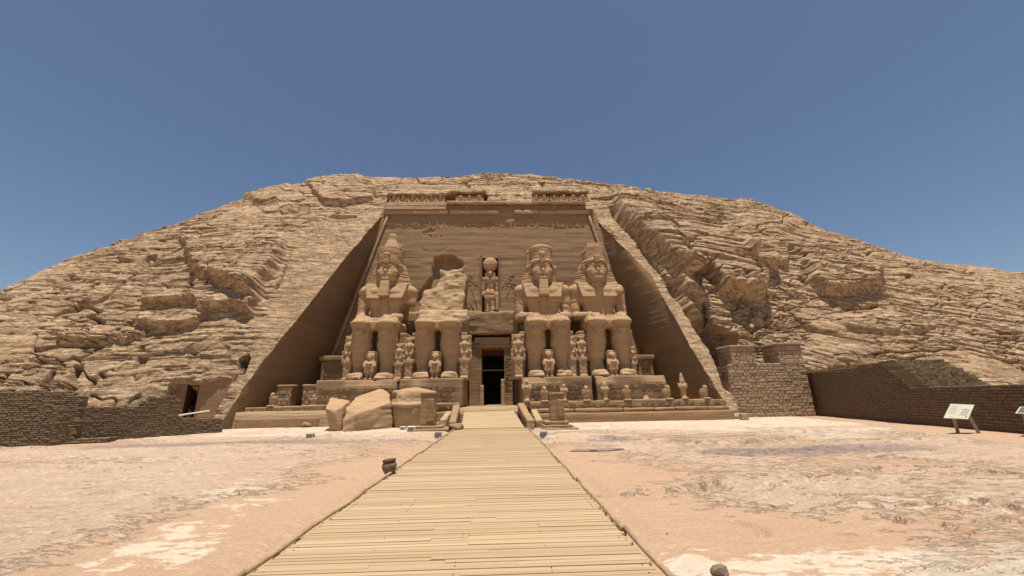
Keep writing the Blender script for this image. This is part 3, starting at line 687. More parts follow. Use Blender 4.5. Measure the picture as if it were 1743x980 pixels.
# row of squatting baboons with raised paws
def baboons():
    s = SDF((-.7, -.75, -.05), (.7, .75, 1.75), .055)
    s.ell((0, .05, .55), (.40, .42, .55), .1); s.ell((0, -.05, .98), (.46, .40, .36), .15); s.ell((0, -.12, 1.32), (.30, .32, .30), .1)
    s.ell((0, -.42, 1.24), (.14, .22, .13), .08)
    for d in (-1, 1):
        s.cap((d*.40, -.1, .98), (d*.52, -.36, .72), .13, .11); s.cap((d*.52, -.36, .72), (d*.46, -.48, 1.18), .11, .09)
        s.cap((d*.30, .1, .2), (d*.36, -.42, .48), .19, .15); s.cap((d*.36, -.42, .48), (d*.34, -.40, .06), .13, .10)
    s.box((0, .45, .75), (.62, .28, .8), .05, .1)
    V, Q = s.mesh(.03, 3, .3)
    xs = [P(px, 345, 46.7)[0] for px in (671, 686.5, 703, 719, 735, 750)]+[P(px, 346, 46.7)[0] for px in (785, 800, 816)]+[P(px, 348, 46.7)[0] for px in (912, 925, 942, 958, 974, 990)]
    first = None
    for i, x in enumerate(xs):
        if first is None: o = first = mesh_obj('baboon_relief', V, Q, M_statue, None, True)
        else: o = first.copy(); COL.objects.link(o)
        o.parent = temple; o.location = (x+1.0, (46.75 if i < 6 else 46.0)-43.0, (26.45 if i < 6 else 26.3)-1.2); k = 1.0 if i < 6 else (.8 if i < 9 else .86)
        o.scale = (1.0, 1.0, k)
baboons()

# ---- raised signs (hieroglyphs) as small real reliefs
def glyph(b, k, x, z, s, y0, y1, rng):
    def bar(x0, z0, x1, z1, w_=.11):
        d = np.array([x1-x0, z1-z0], float); L = np.linalg.norm(d)+1e-9; n_ = np.array([-d[1], d[0]])/L*w_*s/2
        a, c = np.array([x+x0*s, z+z0*s]), np.array([x+x1*s, z+z1*s])
        b.prism([tuple(a-n_), tuple(c-n_), tuple(c+n_), tuple(a+n_)], y0, y1)
    def ring(cx, cz, rx, rz, n=10, w_=.10):
        for i in range(n):
            a0, a1 = 2*math.pi*i/n, 2*math.pi*(i+1)/n
            bar(cx+rx*math.cos(a0), cz+rz*math.sin(a0), cx+rx*math.cos(a1), cz+rz*math.sin(a1), w_)
    def poly(pts): b.prism([(x+p[0]*s, z+p[1]*s) for p in pts], y0, y1)
    if k == 0: ring(0, .25, .16, .2, 8); bar(0, .05, 0, -.45); bar(-.25, -.02, .25, -.02)                      # looped cross
    elif k == 1: poly([(-.4, -.4), (.3, -.4), (.35, -.25), (.12, .0), (.18, .22), (.05, .42), (-.12, .36), (-.1, .1), (-.42, -.25)])  # bird
    elif k == 2: [bar(-.45+.18*i, .1*(-1)**i, -.27+.18*i, -.1*(-1)**i) for i in range(5)]                      # water
    elif k == 3: ring(0, 0, .26, .26, 9)                                                                       # disc
    elif k == 4: poly([(-.08, -.45), (.08, -.45), (.1, .1), (.2, .4), (0, .48), (-.1, .3)])                    # reed leaf
    elif k == 5: ring(0, .05, .38, .16, 9); bar(-.05, .05, .08, .05, .2)                                       # eye / mouth
    elif k == 6: bar(-.4, -.3, .4, -.3, .14); bar(-.3, -.3, -.3, .2); bar(.3, -.3, .3, .2); bar(-.3, .2, .3, .2)  # house
    elif k == 7: poly([(-.3, -.45), (.3, -.45), (.25, -.1), (.1, .1), (.12, .4), (-.12, .4), (-.1, .1), (-.25, -.1)])  # seated figure
    elif k == 8: bar(-.45, 0, .45, 0, .13); ring(-.25, .12, .12, .1, 6)
    elif k == 9: poly([(-.35, .1), (.35, .1), (.25, -.15), (-.25, -.15)])                                      # basket
    elif k == 10:
        ring(0, 0, .3, .75, 14, .08); bar(-.35, -.82, .35, -.82, .1)                                           # name ring
        bar(-.12, .35, .12, .35); ring(0, 0, .12, .12, 6); bar(0, -.2, 0, -.5)
def glyph_field(name, x0, x1, z0, z1, yf, rows, seed, mat, parent, thick=.05, fill=.9, name_rings=0):
    rng = np.random.default_rng(seed); b = MB(); hz = (z1-z0)/rows
    rings = [x0+(x1-x0)*(i+.5)/name_rings for i in range(name_rings)]
    for r_ in rings: glyph(b, 10, r_, (z0+z1)/2, (z1-z0)/1.9, yf(r_, (z0+z1)/2)-thick, yf(r_, (z0+z1)/2)+.06, rng)
    for i in range(rows):
        z = z0+hz*(i+.5); x = x0+.15
        while x < x1-.15:
            s = hz*(.82+.2*rng.random())
            if rng.random() < fill and all(abs(x-r_) > (z1-z0)*.24 for r_ in rings):
                y = float(yf(x, z)); glyph(b, int(rng.integers(0, 10)), x, z, s, y-thick, y+.06, rng)
            x += s*(.75+.35*rng.random())
        if rows > 1 and i:
            y = float(yf(0, z0+hz*i)); b.box(x0, x1, y-thick*.7, y+.05, z0+hz*i-.02, z0+hz*i+.02)
    ya, yb_ = float(yf(x0, z0)), float(yf(x0, z1)); b.add([(x0, ya+.03, z0), (x1, ya+.03, z0), (x1, yb_+.03, z1), (x0, yb_+.03, z1), (x0, ya+.12, z0), (x1, ya+.12, z0), (x1, yb_+.12, z1), (x0, yb_+.12, z1)], [(0, 1, 2, 3), (7, 6, 5, 4), (0, 4, 5, 1), (1, 5, 6, 2), (2, 6, 7, 3), (3, 7, 4, 0)])
    return b.build(name, mat, parent)
tpart(glyph_field('frieze_inscription', -13.9, 11.4, 22.55, 23.5, lambda x, z: yfac(z)-.02, 1, 11, M_temple, None, .055, .96, 3))
# two striding figures cut beside the niche
def outline(polys, name):
    b = MB()
    for pl in polys:
        pts = []
        for zx, zy in pl:
            p = P(700+zx/6.125, 420+zy/6.125, 43.9); pts.append((p[0], float(yfac(p[2]))+.0, p[2]))
        b.tube(pts, .055, 5)
    tpart(b.build(name, M_reveal, None, True))
outline([[(565, 278), (585, 300), (605, 318), (606, 342), (582, 350)], [(600, 270), (625, 298), (642, 322), (622, 322), (612, 345)], [(555, 362), (580, 350), (636, 352), (665, 370), (640, 388), (600, 393), (572, 385), (555, 362)],
         [(665, 370), (697, 408)], [(648, 384), (688, 398), (692, 350), (674, 372)], [(556, 362), (572, 402), (592, 404)], [(590, 393), (582, 455), (575, 520), (560, 642)], [(632, 395), (632, 455), (660, 540), (688, 636)],
         [(605, 545), (590, 548), (568, 632)], [(605, 545), (622, 600), (648, 655)]], 'carved_king')
outline([[(1010, 325), (1045, 285), (1078, 300), (1042, 338), (1010, 325)], [(1030, 335), (1020, 362)], [(980, 380), (1012, 364), (1094, 380), (1060, 400), (1012, 406), (980, 380)], [(985, 380), (950, 415), (958, 352)], [(970, 340), (985, 380)],
         [(1026, 410), (1010, 480), (988, 535)], [(1062, 402), (1070, 440)]], 'carved_king')

# niche, block over the door, doorway and passage
b = MB(); b.box(-2.3, .2, 45.3, 45.5, 11.2, 18.8); b.box(-2.25, -2.02, 43.95, 45.3, 11.3, 18.6); b.box(-.08, .15, 43.95, 45.3, 11.3, 18.6); b.box(-2.02, -.08, 44.5, 45.3, 18.4, 18.6); b.box(-2.02, -.08, 43.9, 45.3, 11.3, 11.6)
tpart(b.build('niche', M_reveal))
def lintel_cut(p):
    p = p.copy(); top = p[:, 2] > 10.4
    p[:, 2] += np.where(top, .28*fbm(p[:, 0]/.8, p[:, 1]/.8, 0, 801, 3)-.12*np.clip(-1.5-p[:, 0], 0, 3), 0); return p
block_obj('lintel_block', M_temple, None, -4.3, 2.15, 41.9, 44.2, 8.62, 11.15, 803, .14, .10, .12, .9, 0, lintel_cut)
tpart(bpy.data.objects['lintel_block'])
def brk(p):
    p = p.copy(); lowm = p[:, 2] < 7.6
    p[:, 2] += np.where(lowm, .35*np.abs(fbm(p[:, 0]/.6, 0, 0, 806, 3))+.1, 0); return p
tpart(block_obj('door_lintel', M_statue, None, -2.75, 1.15, 42.25, 43.4, 7.1, 8.4, 804, .1, .06, .06, .6, 0, brk))
tpart(block_obj('door_jamb', M_temple, None, -3.25, -1.93, 42.3, 43.4, 1.0, 8.0, 807, .12, .03, .05))
tpart(block_obj('door_jamb', M_temple, None, .48, 1.35, 42.3, 43.4, 1.0, 8.0, 808, .12, .03, .05))
tpart(glyph_field('jamb_inscription', .62, 1.25, 2.2, 7.2, lambda x, z: 42.28, 9, 809, M_temple, None, .02, .8))
tpart(block_obj('threshold_post', M_statue, None, -2.05, -1.68, 41.6, 42.2, 1.1, 3.3, 811, .1, .03, .05)); tpart(block_obj('threshold_post', M_statue, None, .12, .5, 41.6, 42.2, 1.1, 3.9, 812, .1, .03, .05))
b = MB(); b.box(-2.6, 1.2, 43.4, 62, 7.1, 7.4); b.box(-2.6, -1.95, 43.4, 62, 1.0, 7.1); b.box(.5, 1.2, 43.4, 62, 1.0, 7.1); b.box(-2.6, 1.2, 62, 62.3, 1, 7.4)
tpart(b.build('passage', M_temple))
b = MB(); b.box(-1.93, .48, 43.9, 44.0, 4.9, 5.02); tpart(b.build('door_rail', plain('grey_wood', (.30, .25, .19), .8, .2)))
b = MB(); b.box(-1.95, .5, 43.5, 44.0, 6.55, 7.1); tpart(b.build('door_transom', plain('dark_red_wood', (.10, .035, .022), .7, .3)))
# raised floor of the terrace behind the pedestals
V, Fq = stone_block(-22.6, 20.4, 34.2, 44.5, -.5, 1.24, 821, .5, .03, .05)
terrace_floor = mesh_obj('terrace_floor', V, Fq, M_pale, None, True); tpart(terrace_floor)

# ------------------------------------------------------------------ the seated giants
def body_sdf():
    s = SDF((-3.5, -.35, -.06), (3.5, 7.2, 11.35), .09)
    for d in (-1, 1):
        x = d*1.22
        s.cap((x, 2.15, .8), (x, 1.75, 3.3), .74, .98, .2); s.cap((x, 1.75, 3.3), (x, 1.50, 5.2), .98, .94, .2)
        s.ell((x, .58, 4.50), (.56, .42, .34), .03)                                         # kneecap
        s.ell((x, .74, 5.34), (.96, .80, .36), .04)                                         # cushion of flesh over it
        s.cap((x-d*.78, 1.6, 3.0), (x-d*.70, 1.5, 4.2), .16, .10, .12)
        fx = d*.10
        s.box((x+fx, 1.35, .33), (.74, 1.0, .36), .22, .25, tap=-.10); s.ell((x, 1.85, .75), (.64, 1.0, .55), .35)
        for i in range(5):
            tx = x+fx+d*(-.56+.28*i); ty = -.02+.10*i*.9
            s.cap((tx, .75, .36), (tx, ty+.14, .20), .185-.014*i, .165-.012*i, .03)
        s.cap((x, 1.15, 5.25), (x, 5.0, 5.35), .90, 1.0, .25, sy=1.0)                       # thigh
    s.box((0, 3.15, 5.35), (2.1, 2.1, .64), .25, .2)                                         # kilt across the lap
    s.box((0, 1.15, 5.2), (.36, .35, .42), .08, .08)                                        # kilt tab between the knees
    s.box((0, 4.9, 7.3), (1.65, .98, 1.5), .7, .3, tap=.08)                                 # belly
    s.box((0, 4.95, 9.0), (2.05, 1.15, 1.25), .8, .45, tap=.05)                             # chest
    for d in (-1, 1):
        s.ell((d*.95, 4.05, 9.2), (.95, .45, .55), .3)                                      # breast
        s.ell((d*2.35, 4.95, 9.55), (.78, .85, .72), .3)                                    # shoulder
        s.cap((d*2.48, 4.95, 9.3), (d*2.52, 4.75, 6.7), .64, .58, .2); s.cap((d*2.52, 4.7, 6.55), (d*1.55, 1.9, 6.18), .56, .36, .2)
        s.box((d*1.28, 1.35, 6.08), (.46, .62, .17), .13, .12)                              # flat hand on the knee
        for i in range(4): s.cap((d*(.98+.2*i), 1.0, 6.08), (d*(.96+.2*i), .48, 5.86), .11, .09, .04)
        s.cap((d*.82, 1.6, 6.1), (d*.70, 1.15, 6.0), .11, .09, .06)
    s.cap((0, 4.95, 9.6), (0, 4.75, 11.2), .95, .85, .3)                                    # neck
    return s
def head_sdf():
    s = SDF((-1.7, 2.6, 10.1), (1.7, 6.2, 13.6), .055)
    s.ell((0, 4.75, 12.05), (1.14, 1.28, 1.42), 0); s.ell((0, 4.22, 11.25), (.98, .98, 1.02), .3)      # skull, jaw
    s.ell((0, 3.52, 10.66), (.42, .32, .28), .18)                                            # chin
    for d in (-1, 1):
        s.ell((d*.62, 3.95, 11.55), (.48, .38, .42), .2)                                     # cheek
        s.ell((d*.50, 3.40, 11.96), (.40, .26, .20), .05, 'c')                               # eye socket
        s.ell((d*.50, 3.76, 11.94), (.32, .22, .13), .02)                                    # eyeball
        s.cap((d*.16, 3.56, 12.30), (d*.88, 3.84, 12.27), .10, .07, .08)                     # brow
        s.box((d*1.16, 4.55, 11.9), (.10, .26, .42), .08, .06, rz=d*-.5)                     # ear
        s.ell((d*.13, 3.40, 11.20), (.13, .14, .08), .05)
    s.cap((0, 3.60, 12.2), (0, 3.26, 11.48), .13, .18, .07)                                 # nose
    s.ell((0, 3.42, 11.14), (.44, .20, .10), .05); s.ell((0, 3.47, 10.96), (.38, .20, .10), .05)     # lips
    s.box((0, 3.30, 11.05), (.42, .12, .030), .01, .02, 'c')
    return s
def nemes_sdf():
    s = SDF((-2.5, 2.7, 7.9), (2.5, 6.8, 13.7), .07)
    s.ell((0, 4.85, 12.35), (1.42, 1.42, 1.25), 0)
    s.box((0, 5.3, 11.3), (1.55, .95, 1.7), .5, .3, tap=-.22)
    for d in (-1, 1):
        s.box((d*1.50, 5.15, 11.25), (.62, .32, 1.35), .14, .2, shear=(-d*.34, .05))             # flaring wing
        s.box((d*1.34, 4.0, 9.42), (.74, .26, .92), .10, .12, shear=(d*.24, .36))           # lappet on the chest
    s.ell((0, 4.66, 12.74), (1.38, 1.24, .24), .04)
    s.ell((0, 4.1, 11.65), (1.2, 1.9, 1.0), .05, 'c'); s.box((0, 3.4, 11.80), (1.16, .95, .68), .25, .04, 'c')   # opening for the face
    s.ell((0, 3.9, 10.4), (.62, 1.2, 1.2), .05, 'c')
    for z in np.arange(9.9, 12.2, .26):                                                      # pleats
        for d in (-1, 1): s.box((d*2.0, 4.9, z), (.80, .75, .022), .02, .05, 'c')
    s.box((0, 3.35, 13.0), (.30, .26, .62), .12, .08); s.ell((0, 3.2, 13.35), (.36, .2, .26), .06)   # cobra
    return s
_body, _head, _nem = body_sdf(), head_sdf(), nemes_sdf()
import copy as _cp2
def variant(s):
    c = SDF.__new__(SDF); c.__dict__ = dict(s.__dict__); c.f = s.f.copy(); return c
def crown(kind):
    s = SDF((-1.9, 2.9, 12.5), (1.9, 6.9, 16.9), .075)
    wc = 1.0 if kind == 'double' else .89; s.cap((0, 4.85, 12.9), (0, 4.95, 14.5), 1.36*wc, 1.48*wc, 0); s.box((0, 5, 11.9), (2, 3, .95), .05, .05, 'c'); s.box((0, 5, 15.4), (3, 3, .9), .05, .05, 'c')
    if kind == 'double':
        s.cap((0, 4.95, 14.4), (0, 5.0, 15.7), 1.0, .52, .1); s.ell((0, 5.0, 16.1), (.52, .5, .36), .12); s.box((0, 6.2, 14.0), (.9, .4, 1.6), .15, .1)
    elif kind == 'round':
        s.ell((0, 4.95, 14.35), (1.26, 1.26, .62), .2); s.box((-1.0, 6.1, 13.4), (.6, .5, 1.3), .1, .1)
    else:
        s.box((.1, 5.2, 14.75), (.95, .9, .32), .1, .08); s.box((1.5, 4.0, 14.4), (.5, 1.2, .5), .2, .1, 'c'); s.box((-1.4, 4.2, 14.5), (.35, 1.2, .35), .2, .1, 'c')
    return s
def throne(z1=10.6):
    b = MB()
    V, Fq = stone_block(-2.75, 2.75, 2.6, 6.9, -.02, 4.75, 831, .22, .04, .06, .8); b.add(V, Fq)
    V, Fq = stone_block(-2.75, 2.75, 5.75, 7.1, 4.6, 6.6, 833, .22, .05, .08, .8); b.add(V, Fq)
    V, Fq = stone_block(-1.7, 1.7, 5.7, 8.3, 6.0, z1, 835, .22, .06, .1, .8); b.add(V, Fq)
    return b
M_throne = M_temple
def giant(px, lab, kind, beard, seed, rz=0.0):
    x = P(px, 640, 37.2)[0]
    root = tag(empty('seated_colossus', (x, 36.35, 3.72), rz), lab, 'statue', 'four colossal seated kings before the temple front')
    s = variant(_body)
    if kind == 'eroded':
        s.f = s.f+(.16*np.maximum(0, vn(s.X/1.5, s.Y/1.5, s.Z*3.2, 77)-.1)*smooth(4.6, 3.6, s.Z)*smooth(1.0, .6, s.X)).astype(np.float32)
        s.ell((2.1, 4.0, 9.2), (.65, .5, .5), .1)
    if kind == 'double':
        s.box((2.45, 4.2, 6.9), (.9, 1.3, .9), .4, .2, 'c', rx=.35); s.box((2.5, 4.4, 7.6), (.8, 1.0, .5), .3, .2, 'c')
    if kind == 'broken':
        s.box((0, 5.6, 9.4), (5, 5, 3.0), .2, .2, 'c')
        s.box((2.2, 4.9, 7), (1.2, 1.6, 1.05), .3, .2, 'c'); s.box((-2.4, 3.6, 6.9), (1.2, 3.0, 1.0), .3, .2, 'c'); s.box((2.4, 3.0, 6.9), (1.4, 2.4, 1.0), .3, .2, 'c')
        s.box((0, 1.6, 6.7), (3, 3, .62), .2, .15, 'c')
    s.build('body', M_statue, root, .055, seed, .7, (x, 0, 0), .09)
    th = throne(10.6 if kind != 'broken' else 6.6).build('throne', M_throne, root, True)
    if kind == 'broken':
        s = SDF((-3.1, 2.6, 5.0), (2.9, 8.4, 13.3), .10)
        s.box((.0, 6.3, 6.2), (2.7, 1.9, 1.3), .4, 0); s.box((-.6, 6.9, 8.4), (2.2, 1.25, 2.0), .4, .5, shear=(.1, .25)); s.box((1.0, 7.3, 9.6), (1.15, 1.35, 2.6), .15, .3, shear=(.05, .18))
        s.box((.25, 7.6, 11.0), (1.35, .7, 1.9), .15, .2, shear=(.1, .12)); s.box((-1.6, 4.3, 6.3), (.9, .8, .6), .3, .3); s.box((1.6, 4.6, 6.3), (1.0, .9, .5), .3, .3); s.ell((-.7, 4.6, 6.5), (.6, .5, .6), .2)
        s.build('broken_torso', M_pale, root, .34, seed, 1.15)
        return root
    hd = variant(_head).build('head', M_statue, root, .03, seed, .5)
    n = variant(_nem)
    if kind == 'eroded': n.box((0, 3.2, 13.5), (.6, .4, .35), .1, .1, 'c'); n.box((-1.6, 3.6, 12.6), (.4, .8, .6), .2, .1, 'c')
    if kind == 'round': n.ell((2.1, 4.8, 11.3), (.55, .8, 1.2), .2, 'c'); n.ell((-2.1, 4.6, 12.0), (.5, .7, .6), .2, 'c')
    n.build('headcloth', M_statue, root, .04, seed+1, .5)
    crown(kind).build('crown', M_statue, root, .06, seed+2, .6)
    if beard:
        V, Fq = stone_block(-.5, .5, 3.15, 3.85, 8.65, 10.42, seed, .09, .02, .08, .5, cut=lambda p: np.stack([p[:, 0]*(1.12-.12*(p[:, 2]-8.65)), p[:, 1]-.17*(10.42-p[:, 2]), p[:, 2]], -1))
        mesh_obj('false_beard', V, Fq, M_statue, root, True)
        b = MB(); V, Fq = stone_block(-.42, .42, 3.75, 4.6, 6.9, 9.2, seed+3, .15, .03, .05); b.add(V, Fq); b.build('beard_support', M_statue, root, True)
    return root
giant(629, 'leftmost seated stone king, complete with tall bulbed double crown and long square beard', 'double', True, 3)
giant(741, 'second seated stone king from the left, broken off above the lap with only legs left', 'broken', False, 13)
giant(937, 'seated stone king right of the doorway with rounded crown and square false beard', 'round', True, 23)
giant(1045, 'rightmost seated stone king with jagged broken crown, no beard and crumbling shin', 'eroded', False, 33)
for x0, x1, lab, sd in ((-16.3, -9.15, 'wide inscribed stone pedestal under the leftmost seated king', 1), (-8.95, -3.35, 'inscribed pedestal under the broken king, partly hidden behind the fallen crown', 2),
                        (2.05, 8.35, 'inscribed pedestal under the bearded king right of the door', 3), (8.75, 15.2, 'rightmost inscribed pedestal under the king with the broken crown', 4)):
    root = tag(empty('statue_pedestal', ((x0+x1)/2, 35.9, 1.3)), lab, 'pedestal', 'inscribed pedestals of the colossi')
    def chip(p, sd=sd, x0=x0, x1=x1):
        p = p.copy(); c_ = np.maximum(0, p[:, 2]-3.1)*np.maximum(0, fbm(p[:, 0]/1.6, 0, 0, 840+sd, 3)+.05); f_ = p[:, 1] < 36.6
        p[:, 1] += np.where(f_, c_*1.6, 0); return p
    o = block_obj('stone_block', M_temple, root, x0, x1, 35.85, 43.2, 1.3, 3.78, 841+sd, .12, .05, .10, .9, 0, chip)
    o.location = -Vector(root.location)
    g = glyph_field('inscription', x0+.35, x1-.35, 1.75, 3.2, lambda x, z: 35.85, 3, 860+sd, M_temple, root, .045, .92, 1)
    g.location = -Vector(root.location)
# ------------------------------------------------------------------ boardwalk with ramp to the doorway
M_plank = toned('weathered_planks', (.28, .195, .112), (.50, .37, .225), (.5, 14, 6), 3.0, .006, .45)
M_pole = plain('weathered_pole', (.36, .25, .15), .85, .3, 5, .02)
walk = tag(bpy.data.objects.new('boardwalk', None), kind='structure'); COL.objects.link(walk); walk.location = (-.6, 12, 0)
def w_part(o): o.parent = walk; o.location = (.6, -12, 0); return o
def planks(name, rows, wid):
    """rows: list of (y, z, x0, x1); cross planks of width wid laid along a polyline"""
    rng = np.random.default_rng(71); b = MB()
    ys = [r_[0] for r_ in rows]; y = ys[0]; i = 0; joints = [(.28, .66), (.40, .75), (.22, .52)]
    while y < ys[-1]-wid:
        x0, x1, z = (float(np.interp(y+wid/2, ys, [r_[k] for r_ in rows])) for k in (2, 3, 1))
        z2 = float(np.interp(y+wid, ys, [r_[1] for r_ in rows])); z1 = float(np.interp(y, ys, [r_[1] for r_ in rows]))
        cuts = [0, *joints[(i//4) % 3], 1] if rng.random() < .22 else ([0, .5+.06*rng.standard_normal(), 1] if rng.random() < .35 else [0, 1])
        base = .55+.13*rng.standard_normal()
        gap = .003+.004*(rng.random() < .2)+.007*(rng.random() < .04)
        for a, c in zip(cuts[:-1], cuts[1:]):
            xa, xb = x0+(x1-x0)*a+.0015, x0+(x1-x0)*c-.0015; dz = .003*rng.standard_normal(); tw = .002*rng.standard_normal(); e0, e1 = .02*rng.standard_normal(2)*(a == 0), .02*rng.standard_normal(2)*(c == 1)
            V = np.array([(xa, y, z1-.04), (xb, y, z1-.04), (xa, y+wid-gap, z2-.04), (xb, y+wid-gap, z2-.04),
                          (xa, y+.004, z1+dz+tw), (xb, y+.004, z1+dz-tw), (xa, y+wid-gap-.004, z2+dz+tw), (xb, y+wid-gap-.004, z2+dz-tw)])
            V[[0, 2, 4, 6], 0] += e0[0]; V[[1, 3, 5, 7], 0] += e1[0]
            b.add(V, [(0, 2, 3, 1), (4, 5, 7, 6), (0, 1, 5, 4), (2, 6, 7, 3), (0, 4, 6, 2), (1, 3, 7, 5)], float(np.clip(base+.09*rng.standard_normal(), 0, 1)))
        y += wid; i += 1
    return w_part(b.build(name, M_plank))
planks('deck', [(-3.0, 0, -3.02, 1.84), (28.3, 0, -3.02, 1.84)], .10)
planks('ramp_deck', [(28.32, .03, -2.68, 1.66), (36.4, 1.25, -3.15, .98), (43.3, 1.27, -3.0, .9)], .10)
b = MB(); b.box(-2.95, 1.77, -2.9, 28.25, -.25, -.05); w_part(b.build('bearer', M_pole))
b = MB(); b.prism([(28.4, -.2), (36.4, -.2), (36.4, 1.19), (28.4, -.02)], -2.6, 1.0)
b.v[0] = b.v[0][:, [1, 0, 2]]; b.f = [f[::-1] for f in b.f]; w_part(b.build('ramp_body', M_pole))
rng = np.random.default_rng(31); b = MB()
for y in np.arange(3.6, 9, .12):
    for x in (-2.9, -1.75, -.58, .6, 1.72):
        for dx in ((0,) if rng.random() < .35 else ()): b.box(x+dx-.006+.01*rng.random(), x+dx+.006+.01*rng.random(), y+.05, y+.063, -.004, .010)
w_part(tag(b.build('nail_heads', plain('rusty_nail', (.10, .065, .04), .8, .2)), kind='stuff'))
rng = np.random.default_rng(3)
for x in (-3.06, 1.88):
    y = -2.5
    while y < 28:
        L = min(3.6+rng.random()*1.2, 28.3-y)
        if L < .4: break
        pts = [(x+.012*rng.standard_normal(), y+L*k/5, .045+.008*rng.standard_normal()) for k in range(6)]
        b = MB(); b.tube(pts, [.040, .039, .038, .037, .036, .035], 9); w_part(b.build('edge_pole', M_pole, None, True)); y += L-.03

# ------------------------------------------------------------------ terraces, balustrades
M_plaster = sandstone('rubbed_plaster', (.28, .185, .115), (.36, .24, .15), (.44, .31, .20), 1.0, .03, 6, 0, .4)
M_block = sandstone('weathered_block', (.30, .21, .135), (.40, .29, .185), (.50, .38, .26), 2.6, .05, 7, 0, .2, None, .68)
def terrace(lab, x0, x1, yf, seed, gaps):
    root = tag(empty('stone_terrace', ((x0+x1)/2, yf, 0)), lab, 'terrace'); off = -Vector(root.location)
    def put(o): o.parent = root; o.location = off; return o
    put(block_obj('plinth', M_plaster, None, x0, x1, yf, yf+2.8, -.4, .72, seed, .16, .05, .05, 1.2))
    rg = np.random.default_rng(seed); x = x0+.2
    while x < x1-.6:
        L = min(1.6+rg.random()*3.0, x1-.1-x)
        if not any(a < x+L/2 < c for a, c in gaps): put(block_obj('ledge_slab', M_block, None, x, x+L-.05, yf+.22+.12*rg.random(), yf+2.4, .73, 1.02+.05*rg.random(), seed+int(x*10), .12, .07, .08, .5))
        x += L
    x = x0+.05
    while x < x1-.5:
        L = min(2.0+rg.random()*2.2, x1-x)
        put(block_obj('parapet_block', M_block, None, x, x+L-.06, yf+.75+.05*rg.random(), yf+1.5, 1.0, 1.62+.06*rg.standard_normal(), seed+7+int(x*10), .10, .05, .08, .5)); x += L
    g = glyph_field('parapet_inscription', x0+.3, x1-.3, 1.12, 1.52, lambda x, z: yf+.74, 1, seed+3, M_block, None, .045, .85)
    put(g)
    put(block_obj('backing', M_plaster, None, x0+.1, x1-.1, yf+1.3, yf+3.6, .0, 1.38, seed+90, .5, .02, .05))
    return root
terrace('long stepped stone terrace with inscribed parapet to the right of the ramp', 2.35, 19.4, 33.2, 900, [(9.4, 10.4)])
terrace('short stepped stone terrace with crumbling top at the left foot of the temple', -21.6, -14.9, 34.1, 940, [])
V, Fq = stone_block(-5.9, -3.35, 33.7, 35.8, -.3, 1.0, 961, .12, .12, .15, .8)
root = tag(empty('stone_terrace', (-4.6, 33.6, 0)), 'narrow ruined piece of terrace between the fallen crown and the ramp', 'terrace')
def rp(o): o.parent = root; o.location = -Vector(root.location); return o
rp(mesh_obj('plinth', V, Fq, M_block, None, True)); rp(block_obj('parapet_block', M_block, None, -5.9, -3.5, 33.9, 35.7, 1.02, 1.66, 962, .1, .05, .06)); rp(glyph_field('parapet_inscription', -5.6, -3.7, 1.14, 1.55, lambda x, z: 33.88, 1, 963, M_block, None, .045, .9))
def balustrade(lab, pts, seed):
    root = tag(empty('stone_balustrade', (pts[0][0], pts[0][1], 0)), lab, 'balustrade', 'sloping stone sides of the ramp')
    n = len(pts)
    for i in range(n-1):
        (xa, ya, za), (xb, yb_, zb) = pts[i], pts[i+1]
        def bend(p, xa=xa, ya=ya, za=za, xb=xb, yb_=yb_, zb=zb):
            t = (p[:, 1]-ya)/(yb_-ya); p = p.copy(); p[:, 0] += xa+(xb-xa)*t; p[:, 2] = np.where(p[:, 2] > .3, p[:, 2]+za+(zb-za)*t, p[:, 2]); return p
        o = block_obj('coping', M_block, root, -.27, .27, ya, yb_-.04, -.3, .62, seed+i, .10, .05, .08, .5, 0, bend); o.location = -Vector(root.location)
balustrade('sloping stone balustrade on the left edge of the ramp', [(-3.35, 28.9, -.15), (-3.5, 31.4, .35), (-3.65, 34.2, .95)], 970)
balustrade('sloping stone balustrade on the right edge of the ramp', [(2.1, 27.9, -.1), (1.95, 30.6, .3), (1.75, 34.0, .95)], 980)
# outer lower slabs beside the balustrades
for sg, lab, x in ((-1, 'pale stone slab leaning against the left ramp balustrade', -4.05), (1, 'pale stone slab leaning against the right ramp balustrade', 2.7)):
    o = block_obj('stone_slab', M_pale, None, x-.24, x+.24, 29.0 if sg < 0 else 28.2, 32.5, -.2, .55, 985+sg, .1, .07, .1, .5, 0, lambda p: np.stack([p[:, 0], p[:, 1], p[:, 2]+np.where(p[:, 2] > .1, (p[:, 1]-28.5)*.13, 0)], -1))
    tag(o, lab, 'slab')

# ------------------------------------------------------------------ standing stelae
def stele(lab, x, y, w_, h_, seed, steps):
    root = tag(empty('stone_stele', (x, y, 0)), lab, 'stele', 'free-standing stelae before the terrace'); off = -Vector(root.location)
    def put(o): o.parent = root; o.location = off; return o
    z = -.1
    for k, (a, d, hh, sh) in enumerate(steps):
        put(block_obj('base_step', M_block, None, x-a+sh, x+a+sh, y-d, y+d+.4, z, z+hh, seed+k, .08, .05, .06, .5)); z += hh-.01
    put(block_obj('shaft', M_plaster, None, x-w_/2, x+w_/2, y-.22, y+.42, z, z+h_, seed+9, .08, .03, .04, .7, .10))
    put(block_obj('cap', M_plaster, None, x-w_/2*.98, x+w_/2*.98, y-.26, y+.46, z+h_-.02, z+h_+.16, seed+10, .08, .02, .03))
    put(block_obj('raised_border', M_plaster, None, x-w_*.04, x+w_*.43, y-.29, y-.1, z+.25, z+h_-.28, seed+11, .08, .015, .02, .7, .08))
    g = glyph_field('inscription', x-w_*.0, x+w_*.38, z+.6, z+h_-.5, lambda xx, zz: y-.285, 6, seed+12, M_plaster, None, .012, .8); put(g)
